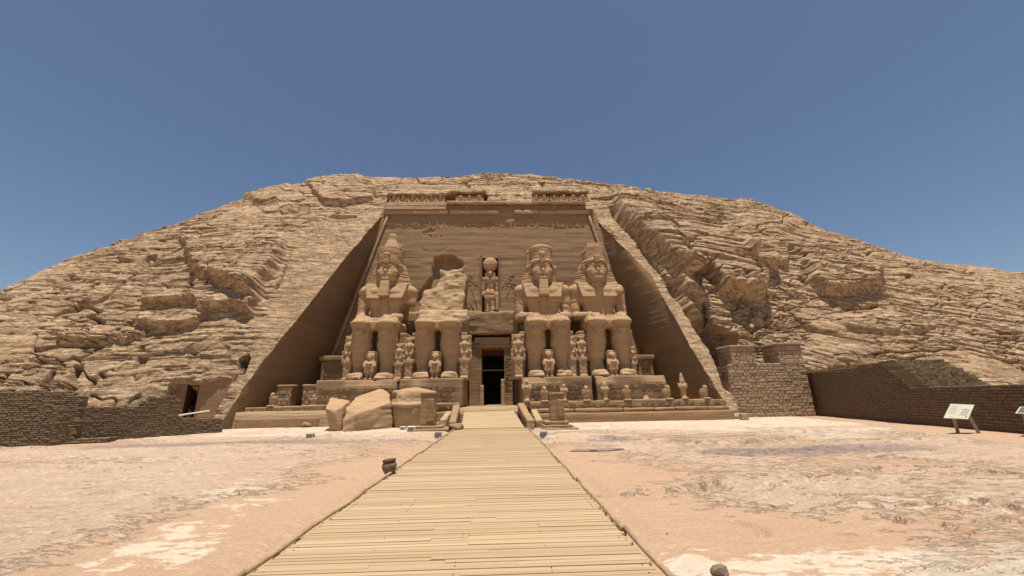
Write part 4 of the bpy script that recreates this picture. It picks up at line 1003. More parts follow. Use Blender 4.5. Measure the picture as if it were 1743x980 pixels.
stele('tall plain stone stele beside the fallen crown on the left of the ramp', -4.9, 27.9, 1.05, 2.05, 990, [(1.25, .75, .22, .25), (.95, .5, .16, .1)])
stele('tall stone stele with deep shadowed left side on the right of the ramp', 3.75, 26.7, .95, 1.62, 1010, [(1.15, .75, .20, .1), (.95, .5, .18, -.05), (.78, .42, .26, -.1)])

# ------------------------------------------------------------------ fallen pieces of the broken giant
def hull_rock(name, pts, mat, h, noise_, seed, parent=None, rnd=.12, fs=.8, ridge=0.0):
    import bmesh
    bm = bmesh.new()
    for p in pts: bm.verts.new(tuple(p))
    bmesh.ops.convex_hull(bm, input=bm.verts); bm.normal_update()
    pl = [(np.array(f.normal), np.array(f.verts[0].co)) for f in bm.faces if f.calc_area() > 1e-5]; bm.free()
    A = np.array(pts); c = A.mean(0)
    s = SDF(A.min(0)-.4, A.max(0)+.4, h); first = True
    for n_, c0 in pl:
        if n_ @ (c-c0) > 0: n_ = -n_
        d = ((s.X-c0[0])*n_[0]+(s.Y-c0[1])*n_[1]+(s.Z-c0[2])*n_[2]).astype(np.float32)
        if first: s.f = d; first = False
        else:
            k = rnd; hh = np.clip(.5-.5*(s.f-d)/k, 0, 1); s.f = s.f+(d-s.f)*hh+k*hh*(1-hh)
    if ridge:
        a_ = s.X*.75+s.Y*.55+s.Z*.35; b_ = -s.X*.35+s.Y*.25+s.Z*.9
        s.f = s.f+(ridge*np.abs(fbm(a_/3.0, b_/.42, s.Y/2.5, seed+3, 2))-ridge*.25).astype(np.float32)
    V, Q = s.mesh(noise_, seed, fs, lines=.0 if ridge else .018); return mesh_obj(name, V, Q, mat, parent, True)
pts = [P(582, 733, 28.9), P(600, 731, 28.6), P(640, 727, 29.8), P(668, 716, 31.0), P(588, 697, 29.3), P(606, 702, 28.7), P(628, 697, 29.3), P(652, 690, 30.3), P(664, 686, 31.0), P(598, 688, 31.3), P(645, 661, 33.6), P(663, 668, 33.6), P(604, 676, 33.0)]
pts += [np.array([p[0], p[1], -.15]) for p in (pts[9], pts[11], pts[12], pts[3])]+[np.array([pts[0][0], pts[0][1], -.2]), np.array([pts[1][0], pts[1][1], -.2])]
tag(hull_rock('fallen_boulder', pts, M_statue, .075, .09, 1101, None, .03, 1.2, .14), 'huge angular fallen block with ridged top lying before the leftmost pedestal', 'fallen block')
pts = [P(554, 694, 29.6), P(568, 701, 28.9), P(584, 690, 29.4), P(562, 676, 31.8), P(596, 682, 31.6), P(562, 731, 29.3), P(581, 731, 29.2)]; pts += [np.array([p[0], p[1], -.15]) for p in (pts[5], pts[6])]+[np.array([pts[5][0]+.1, 31.5, -.15]), np.array([pts[6][0]+.1, 31.5, -.15])]
tag(hull_rock('fallen_wedge', pts, M_statue, .07, .06, 1103, None, .06), 'smooth wedge of broken headcloth standing at the left end of the huge fallen block', 'fallen block')
def fallen_crown():
    x, y = P(701, 690, 32.3)[0], 32.3
    root = tag(empty('fallen_stone_drum', (x, y, 0)), 'fallen drum-shaped stone crown with broken top and pale rim', 'fallen crown')
    s = SDF((-2.6, -2.2, -.2), (2.6, 2.2, 4.3), .075)
    s.cap((0, 0, -1.2), (0, 0, 1.1), 1.28, 1.68, 0); s.box((0, 0, 2.9), (3, 3, 1.15), .02, .05, 'c')
    s.cap((0, .05, .6), (0, .05, 1.25), 1.5, 1.46, .04); s.ell((.1, .25, 2.35), (1.42, 1.35, .62), .35); s.box((1.3, .5, 1.9), (.45, 1.0, .75), .2, .2); s.box((-1.2, .9, 2.1), (.5, .8, .6), .25, .2); s.box((.2, -.1, 3.3), (2.2, 2.2, .42), .1, .25, 'c', rx=.16)
    s.build('drum', M_statue, root, .12, 1107, .7)
    V = []; n = 64
    for i in range(n):
        a = 2*math.pi*i/n
        for rr, zz in ((1.44, 1.62), (1.62, 1.72), (1.80, 1.70), (1.78, 1.48), (1.5, 1.40)):
            k = 1+.02*math.sin(a*7)+.015*math.sin(a*17+1); V.append((rr*k*math.cos(a), rr*k*math.sin(a), zz+.03*math.sin(a*5)))
    Fc = [(i*5+j, ((i+1) % n)*5+j, ((i+1) % n)*5+(j+1) % 5, i*5+(j+1) % 5) for i in range(n) for j in range(5)]
    mesh_obj('rim', V, Fc, M_pale, root, True)
fallen_crown()
rg = np.random.default_rng(8)
for k, (px, py, sz, lab) in enumerate(((548, 722, .75, 'squat broken stone left of the standing wedge'), (535, 716, .6, 'rounded broken stone at the corner of the leftmost pedestal'), (520, 726, .5, 'low broken stone lying in front of the left terrace'), (745, 727, .55, 'flat broken stone at the foot of the left stele'), (775, 731, .5, 'small flat stone beside the left foot of the ramp'))):
    c = G(px, py); s_ = sz
    q = [c+np.array([s_*(rg.random()-.5)*2.4, s_*(rg.random()-.5)*1.6, s_*rg.random()*.9]) for _ in range(14)]+[c+np.array([s_, .3, -.1]), c+np.array([-s_, .3, -.1])]
    tag(hull_rock('broken_stone', q, M_block, .07, .05, 1120+k, None, .08), lab, 'stone', 'broken stones before the temple')

# ------------------------------------------------------------------ small statues by the giants' legs
def lady_sdf():
    s = SDF((-.85, -.75, -.05), (.85, .85, 4.35), .06)
    s.box((0, .05, .95), (.42, .34, 1.0), .25, 0, tap=.06); s.box((0, -.25, .12), (.36, .38, .13), .08, .1)
    s.ell((0, .02, 1.85), (.47, .38, .5), .2); s.ell((0, .05, 2.5), (.46, .34, .45), .2); s.ell((0, .05, 2.75), (.60, .30, .22), .15)
    for d in (-1, 1):
        s.cap((d*.58, .08, 2.7), (d*.60, .05, 1.75), .15, .12, .06); s.ell((d*.2, -.25, 2.5), (.17, .14, .16), .06); s.box((d*.30, .0, 3.0), (.17, .26, .42), .1, .08)
    s.ell((0, -.05, 3.28), (.30, .32, .36), .06); s.ell((0, .05, 3.42), (.42, .38, .32), .1); s.box((0, .05, 3.85), (.30, .26, .22), .08, .06, tap=.2)
    s.ell((0, -.36, 3.22), (.06, .08, .1), .03)
    for d in (-1, 1): s.ell((d*.12, -.35, 3.32), (.08, .06, .04), .03, 'c')
    s.box((0, .55, 2.1), (.62, .25, 2.2), .06, .06)
    return s.mesh(.035, 5, .3)
def prince_sdf():
    s = SDF((-.75, -.7, -.05), (.75, .75, 2.55), .05)
    for d in (-1, 1): s.cap((d*.18, -.02, .1), (d*.2, .02, .95), .15, .2, .08); s.ell((d*.2, -.22, .1), (.14, .28, .1), .06); s.cap((d*.46, .05, 1.55), (d*.42, -.12, 1.15), .13, .11, .06); s.cap((d*.42, -.12, 1.15), (-d*.15, -.32, 1.38), .11, .09, .06)
    s.box((0, -.02, .85), (.40, .28, .28), .12, .1, tap=-.1); s.ell((0, .02, 1.35), (.42, .3, .42), .15); s.ell((0, -.05, 1.92), (.22, .24, .27), .06); s.ell((0, .03, 2.02), (.31, .28, .26), .08); s.box((.26, .02, 1.8), (.09, .14, .28), .06, .05)
    s.ell((0, -.28, 1.88), (.05, .06, .07), .03)
    s.box((0, .42, 1.2), (.5, .24, 1.25), .05, .06)
    return s.mesh(.03, 6, .25)
def falcon_sdf():
    s = SDF((-.6, -.8, -.05), (.6, .9, 1.75), .05)
    s.ell((0, .05, .72), (.36, .42, .60), 0); s.ell((0, -.1, .95), (.34, .36, .42), .12); s.ell((0, -.16, 1.38), (.26, .30, .26), .1); s.cap((0, -.42, 1.36), (0, -.56, 1.24), .09, .04, .05)
    for d in (-1, 1): s.ell((d*.30, .2, .65), (.12, .42, .58), .05); s.cap((d*.16, -.18, .05), (d*.16, -.12, .35), .10, .14, .06); s.box((d*.16, -.3, .1), (.11, .22, .07), .04, .05)
    s.box((0, .5, .30), (.2, .18, .30), .06, .1); s.box((0, .05, .04), (.42, .62, .08), .03, .03)
    return s.mesh(.025, 7, .25)
def osiride_sdf(tall):
    s = SDF((-.65, -.6, -.05), (.65, .7, 2.9), .05)
    s.box((0, .05, .8), (.30, .27, .78), .2, 0, tap=.22); s.box((0, -.18, .1), (.26, .36, .11), .06, .08); s.ell((0, .03, 1.42), (.42, .29, .36), .15); s.ell((0, -.02, 1.95), (.20, .22, .25), .06); s.ell((0, .05, 1.98), (.28, .25, .28), .08)
    for d in (-1, 1): s.cap((d*.40, .05, 1.6), (d*.36, -.1, 1.25), .13, .11, .05); s.cap((d*.36, -.1, 1.25), (-d*.12, -.27, 1.42), .10, .08, .05); s.box((d*.2, -.1, 1.72), (.1, .1, .22), .05, .05)
    if tall: s.cap((0, .05, 2.1), (0, .06, 2.6), .26, .13, .06); s.ell((0, .06, 2.72), (.12, .12, .12), .05)
    s.box((0, .1, .04), (.34, .5, .07), .03, .03); s.ell((0, -.25, 1.92), (.05, .06, .06), .03)
    return s.mesh(.02, 8, .25)
L_, P_, F_, O1, O2 = lady_sdf(), prince_sdf(), falcon_sdf(), osiride_sdf(False), osiride_sdf(True)
_proto = {}
def figure(name, mesh, px, y, z, hpx, lab, cat, grp, rz=0.0, ytop=None):
    """hpx: (top, foot) rows in the photo, for the height at its real distance"""
    x = P(px, hpx[1], y)[0]; hgt = P(px, hpx[0], y)[2]-z
    if name not in _proto:
        o = mesh_obj(name, mesh[0], mesh[1], M_statue, None, True); _proto[name] = (o, float(mesh[0][:, 2].max()))
    else:
        o = _proto[name][0].copy(); COL.objects.link(o)
    k = hgt/_proto[name][1]; o.scale = (k, k, k); o.location = (x, y, z); o.rotation_euler = (0, 0, rz); tag(o, lab, cat, grp); return o
g1 = 'small standing family statues at the legs of the giants'
zp = 3.74
figure('queen_statue', L_, 591, 38.3, zp, (570, 640), 'weathered small queen statue left of the legs of the leftmost king', 'statue', g1)
figure('queen_statue', L_, 677, 37.9, zp, (583, 640), 'small queen statue between the leftmost king and the broken king, nearer the leftmost', 'statue', g1)
figure('queen_statue', L_, 695, 38.3, zp, (572, 640), 'small queen statue close to the left leg of the broken king', 'statue', g1)
figure('queen_statue', L_, 790, 37.9, zp, (569, 641), 'small queen statue right of the legs of the broken king, beside the doorway', 'statue', g1)
figure('queen_statue', L_, 883, 37.9, zp, (567, 638), 'small queen statue left of the legs of the bearded king, beside the doorway', 'statue', g1)
figure('queen_statue', L_, 974, 37.9, zp, (570, 637), 'small queen statue against the right leg of the bearded king', 'statue', g1)
figure('queen_statue', L_, 993, 38.2, zp, (568, 637), 'narrow small queen statue left of the crumbling leg of the rightmost king', 'statue', g1)
figure('queen_statue', L_, 1079, 38.3, zp, (588, 636), 'small queen statue in shade right of the legs of the rightmost king', 'statue', g1)
g2 = 'tiny standing figures between the feet of the giants'
figure('prince_statue', P_, 628, 37.2, zp, (597, 641), 'tiny standing figure between the feet of the leftmost king', 'statue', g2)
figure('prince_statue', P_, 740, 37.2, zp, (597, 641), 'tiny standing figure between the feet of the broken king', 'statue', g2)
figure('prince_statue', P_, 935, 37.2, zp, (594, 639), 'tiny standing figure between the feet of the bearded king', 'statue', g2)
figure('prince_statue', P_, 1045, 37.2, zp, (595, 637), 'tiny standing figure between the feet of the rightmost king', 'statue', g2)
g3 = 'row of small statues on the terrace parapet'; yp, zq = 34.3, 1.63
figure('falcon_statue', F_, 927, yp, zq, (657, 685), 'small falcon statue with worn head behind the right stele, left of a white-headed figure', 'statue', g3)
figure('falcon_statue', F_, 998, yp, zq, (656, 685), 'small falcon statue at the gap between the two right-hand pedestals', 'statue', g3)
figure('falcon_statue', F_, 1068, yp, zq, (655, 684), 'small falcon statue before the middle of the rightmost pedestal', 'statue', g3)
figure('falcon_statue', F_, 1137, yp, zq, (655, 682), 'pale falcon statue at the right corner of the rightmost pedestal', 'statue', g3, .3)
figure('falcon_statue', F_, 1201, yp, zq, (655, 681), 'stout falcon statue at the right end of the terrace beside the small doorway', 'statue', g3, .2)
figure('falcon_statue', F_, 463, 35.2, 1.63, (668, 692), 'lone falcon statue on the left terrace before the dark side wall', 'statue', g3)
figure('falcon_statue', F_, 533, 35.4, 1.63, (672, 693), 'eroded falcon statue against the left corner of the leftmost pedestal', 'statue', g3)
figure('mummy_statue', O1, 897, yp, zq, (645, 685), 'slim standing statue at the left corner of the pedestal nearest the doorway', 'statue', g3)
figure('mummy_statue', O1, 961, yp, zq, (653, 684), 'slim standing statue with pale head before the bearded king pedestal', 'statue', g3)
figure('mummy_statue', O1, 1031, yp, zq, (650, 683), 'slim standing statue at the left end of the rightmost pedestal', 'statue', g3)
figure('crowned_mummy_statue', O2, 1165, yp, zq, (634, 681), 'tall pale crowned statue standing free before the dark right side wall', 'statue', g3)
o = hull_rock('broken_statuette', [P(px, py, y) for px, py, y in ((1094, 683, 34.1), (1108, 682, 34.1), (1096, 674, 34.3), (1101, 672, 34.4), (1106, 679, 34.2), (1095, 682, 34.7), (1107, 681, 34.7), (1100, 676, 34.7))], M_pale, .04, .03, 1160, None, .04)
tag(o, 'broken statuette, only feet and stump left, on the terrace before the rightmost pedestal', 'statue', g3)
_pv, _pf = stone_block(-.11, .11, -.1, .1, 0, .17, 6, .06, .03, .06, .2); _first = None
for px, ns, lab in ((937, (-.62, -.34, .05, .32, .6), 'tiny pale stone in a row on the lap of the bearded king'), (1045, (-.7, -.4, .1, .42), 'tiny pale stone in a row on the lap of the rightmost king')):
    for dx in ns:
        if _first is None: o = _first = mesh_obj('pale_stone', _pv, _pf, plain('bleached_stone', (.46, .39, .30), .9, .15, 8), None, True)
        else: o = _first.copy(); COL.objects.link(o)
        o.location = (P(px, 640, 37.2)[0]+dx, 36.35+1.32, 3.72+5.97); o.rotation_euler = (0, 0, dx*3); tag(o, lab, 'stone', 'pale stones on the lap of the '+('bearded' if px < 1000 else 'rightmost')+' king')
# falcon-headed figure with a sun disc in the niche
def niche_god():
    root = tag(empty('niche_statue', (-1.05, 44.35, 11.62)), 'falcon-headed statue with large round sun disc standing in the tall niche over the door', 'statue')
    s = SDF((-1.1, -.9, -.05), (1.1, .8, 5.6), .06)
    for d in (-1, 1):
        s.cap((d*.30, -.1 if d < 0 else -.25, .1), (d*.32, .05, 2.2), .26, .36, .1); s.cap((d*.80, .05, 4.1), (d*.84, -.05, 2.2), .21, .18, .08); s.ell((d*.84, -.1, 2.1), (.2, .22, .24), .08); s.box((d*.42, -.1, 4.35), (.2, .2, .45), .1, .1)
    s.box((0, 0, 2.1), (.62, .42, .6), .2, .15, tap=-.12); s.ell((0, .05, 3.1), (.52, .38, .6), .2); s.ell((0, .05, 3.9), (.85, .42, .42), .25)
    s.ell((0, -.05, 4.75), (.40, .42, .45), .08); s.cap((0, -.4, 4.72), (0, -.62, 4.55), .14, .06, .08); s.ell((0, .1, 4.85), (.52, .42, .42), .1); s.box((0, .4, 2.4), (.7, .35, 2.4), .08, .1)
    s.build('figure', M_statue, root, .05, 9, .4)
    t = SDF((-1.1, -.75, 4.8), (1.1, .75, 7.0), .06); t.ell((0, -.05, 5.85), (.92, .55, .88), 0); t.build('sun_disc', M_statue, root, .03, 10, .4)
    b = MB(); V, Fq = stone_block(.62, 1.0, -.75, -.2, .1, 2.0, 1166, .08, .03, .04); b.add(V, Fq); b.build('staff', M_statue, root, True)
niche_god()

# ------------------------------------------------------------------ chapels and low walls inside the cut
def chapel(lab, px0, px1, py0, y, seed):
    x0, x1 = P(px0, py0+20, y)[0], P(px1, py0+20, y)[0]; zt = P(px0, py0, y)[2]
    root = tag(empty('carved_stela', ((x0+x1)/2, y, 1.2)), lab, 'stela'); off = -Vector(root.location)
    for nm, a in (('slab', (x0+.1, x1-.1, y, y+1.6, 1.2, zt-.5)), ('cornice', (x0-.12, x1+.12, y-.25, y+1.6, zt-.5, zt)), ('frame', (x0+.1, x0+.45, y-.12, y+.2, 1.2, zt-.55)), ('frame', (x1-.45, x1-.1, y-.12, y+.2, 1.2, zt-.55))):
        o = block_obj(nm, M_temple, root, *a, seed, .12, .04, .05, .6); o.location = off
    o = glyph_field('inscription', x0+.5, x1-.5, 2.2, zt-.9, lambda x, z: y-.0, 6, seed+2, M_temple, root, .04, .8); o.location = off
chapel('carved stela with cornice in the shadow left of the leftmost king', 545, 591, 606, 41.0, 1201)
chapel('carved stela with cornice in the shadow right of the rightmost king', 1084, 1113, 604, 41.3, 1211)

# ------------------------------------------------------------------ masonry and mud-brick walls
M_mud = toned('mud_brick', (.125, .088, .053), (.25, .182, .113), (1, 1, 2), 9, .03, .5)
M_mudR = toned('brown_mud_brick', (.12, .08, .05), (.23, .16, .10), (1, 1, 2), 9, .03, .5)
M_ash = toned('gate_stone', (.25, .168, .104), (.44, .315, .20), (1, 1, 1.5), 6, .03, .45)
M_core = plain('mud_mortar', (.15, .112, .075), .95, .25, 4, .03)
M_coreG = plain('earth_mortar', (.22, .145, .09), .95, .25, 4, .03)
def brick_wall(name, part, parent, p0, p1, zt, mat, course, blen, thick, seed, prot=.035, jit=.012, zb=-.1, core=None, skip=None, inset=None):
    """wall from p0 to p1 (ground points) on the viewer's left-hand normal; zt(s) height profile"""
    p0, p1 = np.array(p0[:2], float), np.array(p1[:2], float); d = p1-p0; L = np.linalg.norm(d); d /= L; n_ = np.array([d[1], -d[0]])
    rg = np.random.default_rng(seed); b = MB(); z = zb; k = 0
    zmax = max(zt(s) for s in np.linspace(0, 1, 60))
    while z < zmax-course*.3:
        h_ = course*(.85+.3*rg.random()); s = -blen*rg.random()*.8
        while s < L:
            l_ = blen*(.45+1.1*rg.random()**1.3); a, c = max(s, 0)+.012, min(s+l_, L)-.012; s += l_
            if c-a < .05: continue
            m = (a+c)/2/L
            if z+h_*.55 > zt(m): continue
            if skip and skip(m*L, z+h_/2): continue
            o = prot*rg.random()+(inset(m*L, z) if inset else 0); t_ = .32
            ch = min(.022+jit, (c-a)*.2, h_*.25); tl = (rg.random(4)-.5)*jit*1.2; jj = (rg.random((4, 2))-.5)*2*jit
            q = []; cs = ((a, z+.006), (c, z+.006), (c, z+h_-.010), (a, z+h_-.010)); mid = ((a+c)/2, z+h_/2)
            for lvl, oo in ((0, o-t_), (1, o-ch), (2, o)):
                for ci, (ss, zz) in enumerate(cs):
                    e = ch if lvl == 2 else 0
                    s_ = ss+jj[ci, 0]+(e if ci in (0, 3) else -e); z_ = zz+jj[ci, 1]*.6+(e*.8 if ci in (0, 1) else -e*.8); pt = p0+d*s_+n_*(oo+(tl[0]*(s_-mid[0])/(c-a)+tl[1]*(z_-mid[1])/h_ if lvl else 0))
                    q.append((pt[0], pt[1], z_))
            b.add(q, [(8, 9, 10, 11)]+[(L_*4+i_, L_*4+(i_+1) % 4, (L_+1)*4+(i_+1) % 4, (L_+1)*4+i_) for L_ in (0, 1) for i_ in range(4)], float(np.clip(.5+.12*rg.standard_normal(), 0, 1)))
        z += h_; k += 1
    w_ = b.build(part, mat, parent)
    cb = MB(); ns = 40                                              # mortar core behind the bricks
    V, Fc = [], []
    for i in range(ns+1):
        s = i/ns; pt = p0+d*L*s; top = max(zt(s)-.10, .02)
        for oo, zz in ((-.028, zb), (-.028, top), (-thick, top), (-thick, zb)):
            q = pt+n_*oo; V.append((q[0], q[1], zz))
    for i in range(ns):
        for j in range(4): Fc.append((i*4+j, i*4+(j+1) % 4, (i+1)*4+(j+1) % 4, (i+1)*4+j))
    Fc += [(3, 2, 1, 0), (ns*4, ns*4+1, ns*4+2, ns*4+3)]
    cb.add(V, Fc); c_ = cb.build('mortar_core', core or M_core, parent)
    off = -Vector(parent.location); w_.location = off; c_.location = off
    return w_
def hit(px, py, p0, p1):
    """sight line through a pixel against the upright plane through p0-p1 -> (fraction along, z)"""
    p0, p1 = np.array(p0[:2], float), np.array(p1[:2], float); d = p1-p0; n_ = np.array([d[1], -d[0]]); r_ = ray(px, py)
    t = (p0 @ n_)/(r_[:2] @ n_); q = r_[:2]*t
    return float((q-p0) @ d/(d @ d)), float(H+r_[2]*t)
def profile(pxs, p0, p1, seed, amp=.05):
    q = sorted(hit(px, py, p0, p1) for px, py in pxs); S, Z_ = [a for a, _ in q], [c for _, c in q]
    return lambda s: float(np.interp(s, S, Z_))+amp*float(vn(s*40, 0, 0, seed))
# right mud-brick wall: runs from the gate towards the viewer, high at the far end
p0, p1 = (29.1, 36.9), (23.9, 15.6)
root = tag(empty('mud_brick_wall', (26.5, 27, 0)), 'long dark shaded mud-brick wall at the right, higher at its far end', 'wall')
prof = profile([(1383, 634), (1450, 625), (1516, 613), (1530, 622), (1545, 634), (1572, 655), (1580, 656), (1660, 655), (1743, 652), (1790, 650)], p0, p1, 31, .04)
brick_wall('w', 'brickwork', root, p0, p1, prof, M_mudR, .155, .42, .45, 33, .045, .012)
_s1, _z1 = hit(1518, 613, p0, p1); _s2, _z2 = hit(1574, 655, p0, p1)
_q = np.array(p0)+(np.array(p1)-np.array(p0))*_s1; _q2 = np.array(p0)+(np.array(p1)-np.array(p0))*_s2
def stepped_end():
    rg = np.random.default_rng(44); b = MB(); nc = int((_z1-.3)/.155); 
    for k in range(nc):
        z = _z1-.155*(k+1); f = (_z1-z)/max(_z1-_z2, .1)
        if f > 1.15: break
        c = _q+(_q2-_q)*min(f, 1.2); x = c[0]+.02
        while x < c[0]+3.2+f*.5:
            l_ = .3+.25*rg.random(); y0 = c[1]-.10*rg.random(); b.box(x, x+l_-.02, y0, y0+1.2, z, z+.145, .012, rg, float(np.clip(.6+.2*rg.standard_normal(), 0, 1))); x += l_
    o = b.build('stepped_end', M_mud, root); o.location = -Vector(root.location)
stepped_end()
# left mud-brick walls
p0, p1 = (-34.0, 19.9), (-21.9, 23.9)
root = tag(empty('mud_brick_wall', (-27, 22.3, 0)), 'taller grey-brown mud-brick wall at the far left edge, behind the lower one', 'wall')
prof = profile([(-90, 664), (0, 665), (60, 664), (110, 667), (136, 672)], p0, p1, 51, .05)
brick_wall('w', 'brickwork', root, p0, p1, lambda s: prof(s) if s < hit(138, 690, (-34.0, 19.9), (-21.9, 23.9))[0] else .3, M_mud, .11, .36, 1.0, 53, .03, .012, skip=lambda s, z: abs(s-10.2) < .22 and 1.1 < z < 1.6)
p0, p1 = (-23.9, 22.7), (-20.0, 30.3)
root = tag(empty('mud_brick_wall', (-22, 26.3, 0)), 'low grey-brown mud-brick wall slanting towards the temple, with a raised middle part', 'wall')
prof = profile([(86, 694), (108, 692), (238, 692), (244, 684), (262, 674), (300, 673), (306, 690), (312, 709), (372, 712)], p0, p1, 61, .05)
brick_wall('w', 'brickwork', root, p0, p1, prof, M_mud, .105, .34, 1.5, 63, .03, .012)
_d = np.array([3.9, 7.6]); _d /= np.linalg.norm(_d); _n = np.array([_d[1], -_d[0]]); _e = np.array([-23.9, 22.7])
brick_wall('w', 'end_brickwork', root, tuple(_e-_n*1.5-_d*.03), tuple(_e-_d*.03), lambda s: prof(0.0), M_mud, .12, .38, .2, 65, .04, .014)
b = MB(); b.tube([P(304, 707, 26.6), P(322, 704, 27.2), P(356, 699, 28.6)], .055, 6)
tag(b.build('white_plank', plain('white_wood', (.62, .57, .47), .7, .1), None), 'pale wooden plank lying slanted on the low mud-brick wall below the red door', 'plank')
# plastered wall with the red-brown door
def plaster_wall():
    Y0 = 34.5
    root = tag(empty('plastered_wall', (P(340, 690, Y0)[0], Y0, .5)), 'smooth plastered wall built into the rock at the left, holding a dark red door', 'wall'); off = -Vector(root.location)
    out = [P(px, py, Y0) for px, py in ((225, 726), (240, 690), (262, 645), (290, 628), (345, 634), (372, 628), (404, 634), (394, 664), (378, 695), (362, 728))]
    d0, d1 = P(310, 705, Y0), P(346, 655, Y0)
    xs = np.arange(min(p[0] for p in out)-.2, max(p[0] for p in out)+.3, .09); zs = np.arange(-.2, 5.6, .09)
    X, Z = np.meshgrid(xs, zs); pg = np.array([[p[0], p[2]] for p in out])
    sd = poly_sd(pg, X.astype(np.float32)+.15*fbm(X, Z, 0, 1301, 3), Z.astype(np.float32))
    Y = Y0+np.where(sd < 0, np.minimum(-sd*6, .6), 0)+.04*fbm(X/1.5, 0, Z/.8, 1303, 4)
    i = np.arange(X.size).reshape(X.shape); q = np.stack([i[:-1, :-1], i[:-1, 1:], i[1:, 1:], i[1:, :-1]], -1)
    XX, ZZ = (X[:-1, :-1]+X[1:, 1:])/2, (Z[:-1, :-1]+Z[1:, 1:])/2
    lean = (ZZ-d0[2])*.0
    hole = (XX-lean > d0[0]) & (XX-lean < d1[0]-.30) & (ZZ < d1[2])
    ok = (sd[:-1, :-1] > -.35) & ~hole
    o = mesh_obj('wall_face', np.stack([X, Y, Z], -1).reshape(-1, 3), q[ok].reshape(-1, 4), M_plaster, root, True); o.location = off
    red = toned('dark_red_boards', (.035, .012, .008), (.13, .05, .03), (6, 6, .6), 3, .005, .5); rg = np.random.default_rng(5)
    b = MB(); x0, x1 = d0[0], d1[0]-.1; w_ = (x1-x0)/2
    zl, zt = -.1, d1[2]+.05
    def sh(V): V = np.array(V); V[:, 0] += (V[:, 2]-d0[2])*.0; return V
    fr = MB(); fr.box(x0-.05, x0+.10, Y0+.05, Y0+.9, zl, zt); fr.box(x1-.28, x1-.14, Y0+.05, Y0+.9, zl, zt); fr.box(x0-.05, x1-.14, Y0+.05, Y0+.9, zt-.18, zt+.02); fr.v = [sh(v) for v in fr.v]
    door = MB(); n = 5
    for k in range(n): door.box(x0+.75+k*.09, x0+.83+k*.09, Y0+.30-.02*k, Y0+.36-.02*k, zl, zt-.2, 0, None, .3+.15*k)
    door.v = [sh(v) for v in door.v]
    dk = MB(); dk.box(x0-.3, x1+.3, Y0+1.8, Y0+2, zl, zt+.4); dk.box(x0-.3, x0-.1, Y0+.3, Y0+1.8, zl, zt+.4); dk.box(x1-.1, x1+.1, Y0+.3, Y0+1.8, zl, zt+.4); dk.box(x0-.3, x1+.3, Y0+.9, Y0+1.8, zt+.1, zt+.4)
    dk.v = [sh(v) for v in dk.v]
    o = fr.build('door_frame', red, root); o.location = off
    o = door.build('door', red, root); o.location = off
    o = dk.build('door_recess', plain('recess_stone', (.12, .08, .05), .95, .2), root); o.location = off
plaster_wall()

